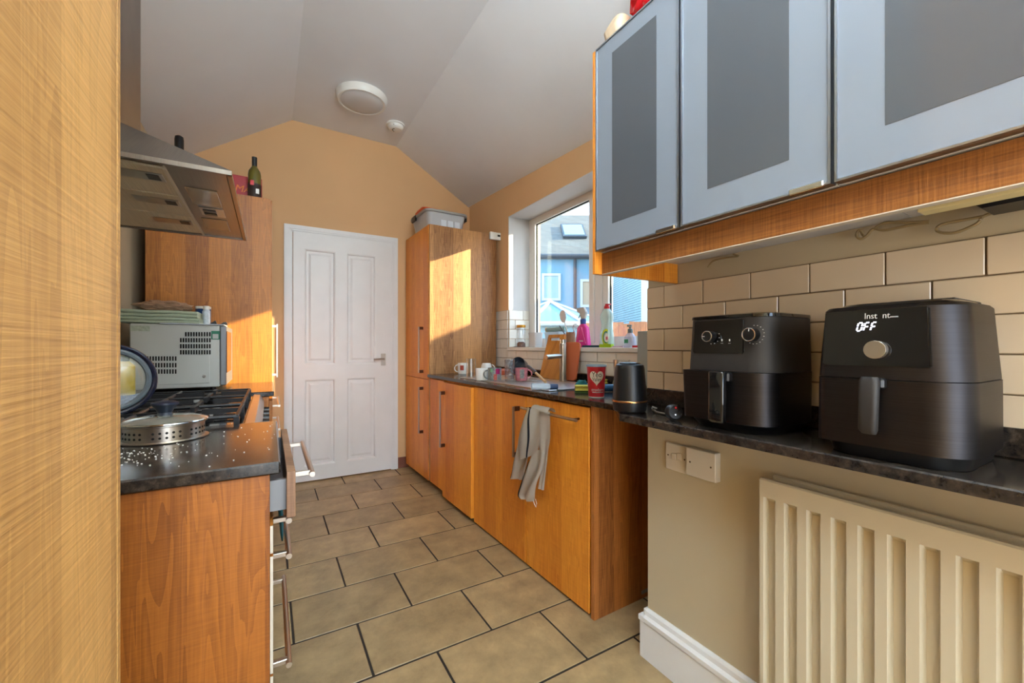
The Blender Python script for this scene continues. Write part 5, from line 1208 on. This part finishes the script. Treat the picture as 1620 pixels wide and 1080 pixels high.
p = Vector((1.365, 1.63, WT+0.001)); bm = B(); rloft(bm, [(p.z, p.x-.03, p.x+.035, p.y-.03, p.y+.03, .02), (p.z+.03, p.x-.025, p.x+.03, p.y-.025, p.y+.03, .02), (p.z+.052, p.x-.015, p.x+.02, p.y-.02, p.y+.015, .014)])
for v in bm.verts: v.co += Vector((math.sin(v.co.y*150)*.003, math.sin(v.co.x*170)*.003, math.sin(v.co.x*120+v.co.y*90)*.003))
simple('dish_cloth', bm, mat('teal_dishcloth', srgb(36, 110, 120), 0.9, var=0.4, scale=60), 'crumpled teal dish cloth beside the bottle cap', 'cloth', smooth=30)
def sponge(label, p, L_, W_, ang, m1, m2, group='sponges by the sink'):
    M = Matrix.Translation(p) @ Matrix.Rotation(math.radians(ang), 4, 'Z'); setT(M)
    t = thing('sponge', label, 'sponge', (0, 0, 0), group)
    bm = B(); rloft(bm, [(0.0005, -L_/2, L_/2, -W_/2, W_/2, .008), (0.008, -L_/2+.003, L_/2-.003, -W_/2+.003, W_/2-.003, .008), (0.012, -L_/2, L_/2, -W_/2, W_/2, .008)]); obj('scourer', bm, m2, t, 40)
    bm = B(); rloft(bm, [(0.0122, -L_/2, L_/2, -W_/2, W_/2, .008), (0.022, -L_/2+.005, L_/2-.005, -W_/2+.005, W_/2-.005, .008), (0.033, -L_/2, L_/2, -W_/2, W_/2, .008), (0.036, -L_/2+.004, L_/2-.004, -W_/2+.004, W_/2-.004, .008)]); obj('foam', bm, m1, t, 40)
    setT(Matrix.Identity(4))
YEL = mat('yellow_foam', srgb(196, 186, 76), 0.9, var=0.1, scale=200, bump=0.3, bscale=300); GRN = mat('green_scourer', srgb(60, 84, 34), 0.95, var=0.2, scale=200)
sponge('yellow and green sponge in front of the red yogurt pot', Vector((1.315, 1.555, WT+0.0005)), 0.085, 0.055, -38, YEL, GRN)
sponge('pale yellow sponge against the upstand behind the yogurt pot', Vector((1.64, 1.80, WT+0.0005)), 0.09, 0.055, -60, YEL, GRN)
pc = atZ(945.5, 629, WT+0.0006); rb = 0.029; pc = pc+Vector((sn, cs, 0))*rb; pc.z = WT+0.0006; k_ = depth(pc)/FPX
rt_ = 31/2*k_; rb = 24.5/2*k_; hy = 51*k_
t = thing('yogurt_pot', 'red strawberry yogurt pot with a white heart label', 'pot', pc)
bm = B(); lathe(bm, pc, [(rb*0.98, 0), (rb, 0.004)], 32); obj('base_rim', bm, PLASTICW, t, 30)
bm = B(); lathe(bm, pc, [(rb, 0.0041), (rt_*0.96, hy*0.94)], 32); obj('tub', bm, mat('red_carton_pot', srgb(186, 28, 40), 0.35), t, 30)
bm = B(); lathe(bm, pc, [(rt_*0.97, hy*0.941), (rt_*1.04, hy*0.95), (rt_*1.04, hy), (rt_*0.95, hy), (rt_*0.90, hy*0.93)], 32); obj('rim', bm, mat('pale_rim', srgb(150, 176, 196), 0.35), t, 30)
# heart wrapped on the front of the pot
fwd = Vector((-sn, -cs, 0)); rgt = Vector((cs, -sn, 0))
def wrap(dx, z, off): 
    r = rb+(rt_*0.96-rb)*z/(hy*0.94)+off; a = dx/r; return pc+fwd*(r*math.cos(a))+rgt*(r*math.sin(a))+Vector((0, 0, z))
heart = []
for k in range(40):
    th = 2*math.pi*k/40; hx = 16*math.sin(th)**3; hyy = 13*math.cos(th)-5*math.cos(2*th)-2*math.cos(3*th)-math.cos(4*th); heart.append((hx/16*11.6*k_-2.2*k_, hyy/16*12.8*k_+hy*0.625))
bm = B(); cv = bm.verts.new(wrap(-2.2*k_, hy*0.625, 0.0008)); vs_ = [bm.verts.new(wrap(a, b, 0.0008)) for a, b in heart]
mid = [bm.verts.new(wrap((a+2.2*k_)*0.5-2.2*k_, hy*0.625+(b-hy*0.625)*0.5, 0.0008)) for a, b in heart]
for k in range(40):
    j = (k+1) % 40; bm.faces.new((mid[k], mid[j], vs_[j], vs_[k])); bm.faces.new((cv, mid[j], mid[k]))
obj('heart_label', bm, mat('cream_print', srgb(226, 216, 200), 0.5), t)
BT = mat('black_print', srgb(24, 22, 22), 0.5)
for body, zf, size, m_, wd, off in (('Yeo', 0.705, 11.5*k_, BT, 15.5*k_, 0.0014), ('Valley', 0.56, 8.5*k_, BT, 14.5*k_, 0.0016), ('strawberry', 0.245, 7*k_, WPRINT, 21*k_, 0.0012)):
    o = text('lettering', body, (0, 0, 0), (1, 0, 0), (0, 1, 0), size, m_, t, width=wd, ext=0.0)
    for v in o.data.vertices: v.co = wrap(v.co.x-(2.2*k_ if zf > 0.5 else 0), v.co.y+hy*zf, off)
bm = B(); skin(bm, [[wrap(-9*k_+18*k_*i/8, hy*0.155+dz, 0.0010) for i in range(9)] for dz in (0, 1.3*k_)], False, False, closed=False); obj('small_print', bm, WPRINT, t)
bm = B(); p = Vector((1.445, 1.52, WT+0.0195)); d_ = Vector((0.9, -0.43, 0)).normalized(); lathe(bm, p-d_*0.05, [(0.012, 0), (0.018, 0.004), (0.018, 0.10), (0.014, 0.104)], 20, d_)
simple('blue_tube', bm, mat('blue_tube_plastic', srgb(40, 90, 130), 0.35), 'blue tube lying behind the yogurt pot', 'tube', smooth=30)
bm = B(); p = Vector((1.66, 1.60, WT+0.001)); rloft(bm, [(p.z, p.x-.05, p.x+.05, p.y-.10, p.y+.08, .02), (p.z+.03, p.x-.045, p.x+.05, p.y-.09, p.y+.075, .02), (p.z+.045, p.x-.03, p.x+.04, p.y-.06, p.y+.05, .02)])
for v in bm.verts: v.co.z += 0.006*math.sin(v.co.y*60+v.co.x*40)*(1 if v.co.z > p.z+.01 else 0)
simple('dish_cloth', bm, mat('olive_cloth', srgb(140, 128, 92), 0.9, var=0.25, scale=50), 'crumpled olive beige cloth by the upstand behind the yogurt pot', 'cloth', smooth=30)
bm = B(); q0, q1 = atX(1008, 524, 1.70), atX(1027, 524, 1.70); bx(bm, 1.70, 1.712, q1.y-0.03, q0.y, WT+0.001, q0.z, 0.003)
simple('drip_tray', bm, mat('pale_grey_tray', srgb(158, 174, 174), 0.25), 'pale grey tray standing on edge beside the tiled wall corner', 'tray')

# ------------------------------------------------------------------ things on the window sill
SZ = OZ0+0.0085
SX = 1.87
def sill(px_, X=SX): q = atX(px_, 545, X); return Vector((X, q.y, SZ))
def hpx(n, p): return n*depth(p)/FPX
c = sill(824.5, 1.86); r = sz(14.5, c)/2; h = hpx(35, c)
t = thing('storage_jar', 'clear glass jar with gold lid and brown contents on the sill', 'jar', c)
bm = B(); lathe(bm, c, [(r, 0), (r, h*0.8), (r*0.85, h*0.86), (r*0.85, h*0.88)], 28); obj('glass', bm, CLEAR, t, 30)
bm = B(); lathe(bm, c, [(r*0.92, 0.002), (r*0.92, h*0.17), (r*0.5, h*0.24)], 20); obj('contents', bm, mat('brown_beans', srgb(112, 70, 54), 0.8, var=0.4, scale=120), t, 30)
bm = B(); lathe(bm, c, [(r*0.98, h*0.881), (r*1.0, h*0.89), (r*1.0, h*0.99), (r*0.9, h)], 28); obj('lid', bm, mat('gold_lid', srgb(200, 150, 60), 0.3, 0.8), t, 30)
def tub(label, px_, w_, hp, m, X=SX, lid=None, deep=None):
    c = sill(px_, X); r = sz(w_, c)/2; h = hpx(hp, c); dp = deep or r*0.8
    t = thing('plastic_tub', label, 'tub', c, 'tubs on the sill')
    bm = B(); rloft(bm, [(SZ, c.x-dp*0.85, c.x+dp*0.85, c.y-r*0.9, c.y+r*0.9, 0.012), (SZ+h*0.9, c.x-dp, c.x+dp, c.y-r, c.y+r, 0.015)]); obj('body', bm, m, t, 40)
    bm = B(); rloft(bm, [(SZ+h*0.901, c.x-dp*1.05, c.x+dp*1.05, c.y-r*1.05, c.y+r*1.05, 0.016), (SZ+h, c.x-dp*1.05, c.x+dp*1.05, c.y-r*1.05, c.y+r*1.05, 0.016)]); obj('lid', bm, lid or m, t, 40)
    return c, h
FT = frosted('frosted_plastic', srgb(226, 222, 218), 0.75); FT2 = frosted('clear_tub_plastic', srgb(206, 218, 226), 0.6)
tub('small frosted plastic tub with lid next to the gold lidded jar', 847.5, 20, 23, FT, 1.86, deep=0.04)
c, h = tub('wide clear plastic tub on the sill behind the chopping board', 880, 38, 24, FT2, 1.90, deep=0.05)
p = Vector((c.x, c.y, SZ+h+0.0215)); bm = B(); d_ = Vector((0.1, -1, 0)).normalized(); L2 = sz(44, p)
t = thing('rolled_mat', 'pale teal roll with a cream end lying on the clear tub', 'roll', (p.x, p.y, SZ+h))
lathe(bm, p-d_*L2*0.5, [(0.020, 0), (0.020, L2)], 24, d_); obj('roll', bm, mat('teal_roll', srgb(140, 168, 160), 0.6), t, 30)
bm = B(); lathe(bm, p-d_*(L2*0.5+0.003), [(0.012, 0), (0.0205, 0.0005), (0.0205, 0.012)], 24, d_); obj('end_cap', bm, mat('cream_end', srgb(206, 184, 140), 0.6), t, 30)
c = sill(903, 1.84); r = sz(15, c)/2; h = hpx(24, c)
t = thing('utensil_pot', 'brown utensil pot on the sill behind the boards', 'pot', c)
bm = B(); lathe(bm, c, [(r*0.9, 0), (r, h), (r*0.88, h), (r*0.8, 0.01)], 28); obj('pot_body', bm, wood('pot_wood', srgb(186, 142, 104), srgb(120, 84, 56), saw=0.1, plank=0.02), t, 30)
def utensil(label, px0, py0, px1, py1, X0, X1, m, head, name='utensil', hr=0.02):
    a = atX(px0, py0, X0); b = atX(px1, py1, X1); a.z = max(a.z, SZ+0.012); d_ = (b-a).normalized()
    t = thing(name, label, 'utensil', a, 'utensils in the pot')
    bm = B(); tube(bm, [a, a.lerp(b, 0.62)], 0.0042, 8); obj('shaft', bm, m, t, True)
    if head == 'spatula':
        bm = B(); u_, v_ = frame(d_); e = a.lerp(b, 0.62); s_ = Vector((0, 1, 0)); s_ = (s_-d_*s_.dot(d_)).normalized(); k_ = s_.cross(d_); LL = (b-e).length
        rings_ = []
        for f, wd in ((0, 0.006), (0.2, hr*0.8), (0.5, hr), (0.85, hr*0.9), (1.0, hr*0.45)):
            q = e+d_*LL*f; rings_.append([q+s_*wd*math.cos(2*math.pi*i/10)+k_*0.003*math.sin(2*math.pi*i/10) for i in range(10)])
        skin(bm, rings_); obj('head', bm, m, t, 40)
    elif head == 'whisk':
        bm = B(); u_, v_ = frame(d_); e = a.lerp(b, 0.62); LL = (b-e).length
        for i in range(4):
            s_ = u_*math.cos(math.pi*i/4)+v_*math.sin(math.pi*i/4); tube(bm, [e+d_*LL*(0.5-0.5*math.cos(math.pi*k/6)*1.0 if k <= 6 else 0)+s_*hr*math.sin(2*math.pi*k/12) for k in range(7)]+[e+d_*LL*(0.5+0.5*math.cos(math.pi*k/6))-s_*hr*math.sin(math.pi*(6-k)/6) for k in range(1, 7)], 0.0012, 5)
        obj('wires', bm, m, t, True)
GU = mat('grey_nylon', srgb(214, 210, 206), 0.45); DU = mat('dark_nylon', srgb(96, 96, 104), 0.4)
utensil('pale grey spoon shaped spatula tall in the utensil pot', 902, 540, 888, 492, 1.84, 1.85, GU, 'spatula', 'spatula', 0.036)
utensil('steel whisk leaning right in the utensil pot', 904, 540, 911, 512, 1.84, 1.84, CHROME, 'whisk', 'whisk', 0.016)
utensil('dark thin handled utensil leaning left in the pot', 901, 540, 885, 515, 1.84, 1.82, DU, 'spatula', 'spoon', 0.006)
# pink spray bottle
c = sill(922.5, 1.83); k_ = depth(c)/FPX
t = thing('spray_bottle', 'pink spray bottle with grey trigger head on the sill', 'bottle', c)
bm = B(); w1, w2 = 30*k_/2, 13*k_/2
rloft(bm, [(SZ, c.x-.020, c.x+.020, c.y-w1*0.97, c.y+w1*0.97, .012), (SZ+4*k_, c.x-.022, c.x+.022, c.y-w1, c.y+w1, .014), (SZ+31*k_, c.x-.019, c.x+.019, c.y-w1*0.74, c.y+w1*0.74, .014), (SZ+37*k_, c.x-.012, c.x+.012, c.y-w2*0.7, c.y+w2*0.7, .010)])
PK = mat('pink_plastic', srgb(226, 52, 150), 0.3, coat=0.3); bo = obj('body', bm, PK, t, 25)
for s_ in (-1, 1):
    bm = B(); tube(bm, [(c.x-.0225, c.y+s_*w1*0.80, SZ+6*k_), (c.x-.0195, c.y+s_*w1*0.10, SZ+32*k_)], 0.0016, 6); obj('facet_line', bm, mat('pale_pink', srgb(240, 130, 190), 0.3), t, True)
bm = B()
for k in range(6): bx(bm, c.x-0.0228, c.x-0.0222, c.y-(1.2+1.7*k)*k_+4.2*k_-0.5*k_, c.y-(1.2+1.7*k)*k_+4.2*k_+0.7*k_, SZ+9*k_, SZ+11*k_)
obj('small_print', bm, WPRINT, t)
bm = B(); lathe(bm, c+Vector((0, 0, 37*k_)), [(w2*0.66, 0), (w2*0.72, 2*k_), (w2*0.72, 7*k_), (w2*0.6, 8*k_)], 20); obj('collar', bm, mat('blue_collar', srgb(40, 74, 140), 0.4), t, 30)
bm = B(); z0 = SZ+45*k_
prism(bm, [(c.x-.011, c.y-5*k_, z0), (c.x-.011, c.y+3.5*k_, z0), (c.x-.011, c.y+5*k_, z0+10*k_), (c.x-.011, c.y+13*k_, z0+12*k_), (c.x-.011, c.y+14*k_, z0+18*k_), (c.x-.011, c.y-4*k_, z0+18*k_), (c.x-.011, c.y-9*k_, z0+10*k_)], (0.022, 0, 0))
bmesh.ops.bevel(bm, geom=list(bm.edges), offset=0.003, segments=2, affect='EDGES'); obj('trigger_head', bm, mat('pale_grey_plastic', srgb(206, 202, 196), 0.35), t, 40)
bm = B(); tube(bm, [(c.x, c.y+6*k_, z0+11*k_), (c.x, c.y+8*k_, z0+6*k_), (c.x, c.y+11*k_, z0+2*k_)], 0.0035, 8); obj('trigger', bm, DU, t, True)
# washing up bottle
c = sill(960, 1.80); k_ = depth(c)/FPX
t = thing('washing_up_bottle', 'clear washing up liquid bottle with red cap and green label', 'bottle', c)
def el(z, a, b, dy=0): return (SZ+z*k_, c.x-b*k_, c.x+b*k_, c.y-a*k_+dy*k_, c.y+a*k_+dy*k_, min(a, b)*k_*0.9)
LIQ = frosted('pale_green_plastic', srgb(206, 232, 222), 0.55)
bm = B(); rloft(bm, [el(0, 12, 6), el(2, 13, 7), el(20, 12.2, 7), el(34, 9.0, 6), el(39, 9.5, 6), el(46, 12, 6.5), el(52, 11.5, 6.3), el(58, 7, 5.5), el(61, 5, 4.5)], 7); obj('body', bm, LIQ, t, 40)
bm = B(); rloft(bm, [el(61, 4.5, 4), el(65, 4.2, 3.8), el(66, 3, 2.8), el(69, 2.4, 2.2)]); cp = obj('cap', bm, mat('red_cap', srgb(210, 30, 44), 0.35), t, 30)
bm = B(); bx(bm, c.x-.006, c.x+.006, c.y-8*k_, c.y+1*k_, SZ+66.5*k_, SZ+68.5*k_, 0.001); obj('cap_flip', bm, bpy.data.materials['red_cap'], cp)
def disc(cy_, cz_, ra, rb_, x, m, name, par, a0=0, a1=360, inner=0.0):
    bm = B(); n_ = 36; o1 = [Vector((x, cy_-ra*math.cos(math.radians(a0+(a1-a0)*k/n_)), cz_+rb_*math.sin(math.radians(a0+(a1-a0)*k/n_)))) for k in range(n_+1)]
    i1 = [Vector((x, cy_-ra*inner*math.cos(math.radians(a0+(a1-a0)*k/n_)), cz_+rb_*inner*math.sin(math.radians(a0+(a1-a0)*k/n_)))) for k in range(n_+1)]
    back = Vector((0.0004, 0, 0)); full = abs(a1-a0) >= 360
    if inner > 0: skin(bm, [o1, i1, [p+back for p in i1], [p+back for p in o1], o1], False, False, closed=False)
    else:
        fr = [bm.verts.new(p) for p in o1[:-1]]; bk = [bm.verts.new(p+back) for p in o1[:-1]]; bm.faces.new(fr); bm.faces.new(list(reversed(bk)))
        for k in range(len(fr)): bm.faces.new((fr[k], bk[k], bk[(k+1) % len(fr)], fr[(k+1) % len(fr)]))
    return obj(name, bm, m, par)
lx = c.x-7.4*k_
l_ = disc(c.y-6*k_, SZ+16*k_, 9*k_, 13*k_, lx, mat('lime_label', srgb(206, 226, 40), 0.4), 'label', t, 60, 300, 0.70)
disc(c.y-6*k_, SZ+16*k_, 6.6*k_, 9.6*k_, lx-0.0003, mat('label_green', srgb(30, 130, 90), 0.4), 'label_ring', t, 60, 300, 0.78)
disc(c.y-7.5*k_, SZ+15*k_, 4.6*k_, 7*k_, lx-0.0006, PLASTICW, 'label_centre', t)
obj('print', wbox(lx-0.0012, lx-0.0008, c.y-10*k_, c.y-6*k_, SZ+12*k_, SZ+17*k_), mat('pink_red_print', srgb(206, 96, 130), 0.5), t)
# soap dispenser
c = sill(997, 1.80); k_ = depth(c)/FPX
t = thing('soap_dispenser', 'clear soap dispenser with green label and grey pump', 'bottle', c)
bm = B(); rloft(bm, [el(0, 10, 6), el(2, 10.5, 6.5), el(16, 9.5, 6), el(20, 7, 5), el(23, 4, 3.5)]); obj('body', bm, frosted('pale_lilac_plastic', srgb(216, 218, 236), 0.6), t, 40)
obj('label', wbox(c.x-7*k_, c.x-6.5*k_, c.y-2*k_, c.y+6*k_, SZ+7*k_, SZ+13*k_), mat('green_label', srgb(40, 160, 116), 0.4), t)
bm = B(); lathe(bm, c, [(4*k_, 23*k_), (4*k_, 29*k_), (2*k_, 30*k_), (2*k_, 34*k_)], 16); bx(bm, c.x-.004, c.x+.004, c.y-3*k_, c.y+6*k_, SZ+33*k_, SZ+36*k_, 0.001); obj('pump', bm, mat('grey_pump', srgb(136, 150, 150), 0.4), t, 30)
# small flat things along the front of the sill
def flat(name, label, cat, xa, xb, h, m, X, d=0.03):
    a, b = sill(xa, X), sill(xb, X); bm = B(); rloft(bm, [(SZ+0.0003, X, X+d, b.y, a.y, 0.006), (SZ+h, X+.001, X+d-.001, b.y+.001, a.y-.001, 0.006)]); return simple(name, bm, m, label, cat, smooth=40)
flat('scouring_pad', 'dark teal scouring pad lying at the front of the sill', 'pad', 920, 947, 0.014, mat('teal_pad', srgb(36, 78, 92), 0.9), 1.765, 0.035)
flat('sponge', 'lime green sponge lying below the washing up bottle', 'sponge', 947, 966, 0.020, mat('lime_foam', srgb(176, 214, 30), 0.8), 1.762, 0.03)
flat('tube', 'flat white and pink tube on the sill next to the lime sponge', 'tube', 967, 984, 0.009, mat('white_pink_tube', srgb(234, 206, 220), 0.4, var=0.1, scale=90), 1.762, 0.022)
flat('plastic_piece', 'small red plastic piece on the sill in front of the soap dispenser', 'oddment', 999, 1008, 0.012, bpy.data.materials['red_cap'], 1.765, 0.02)
flat('peg', 'small dark peg lying on the sill left of the jar', 'peg', 812, 822, 0.005, DU, 1.775, 0.012)
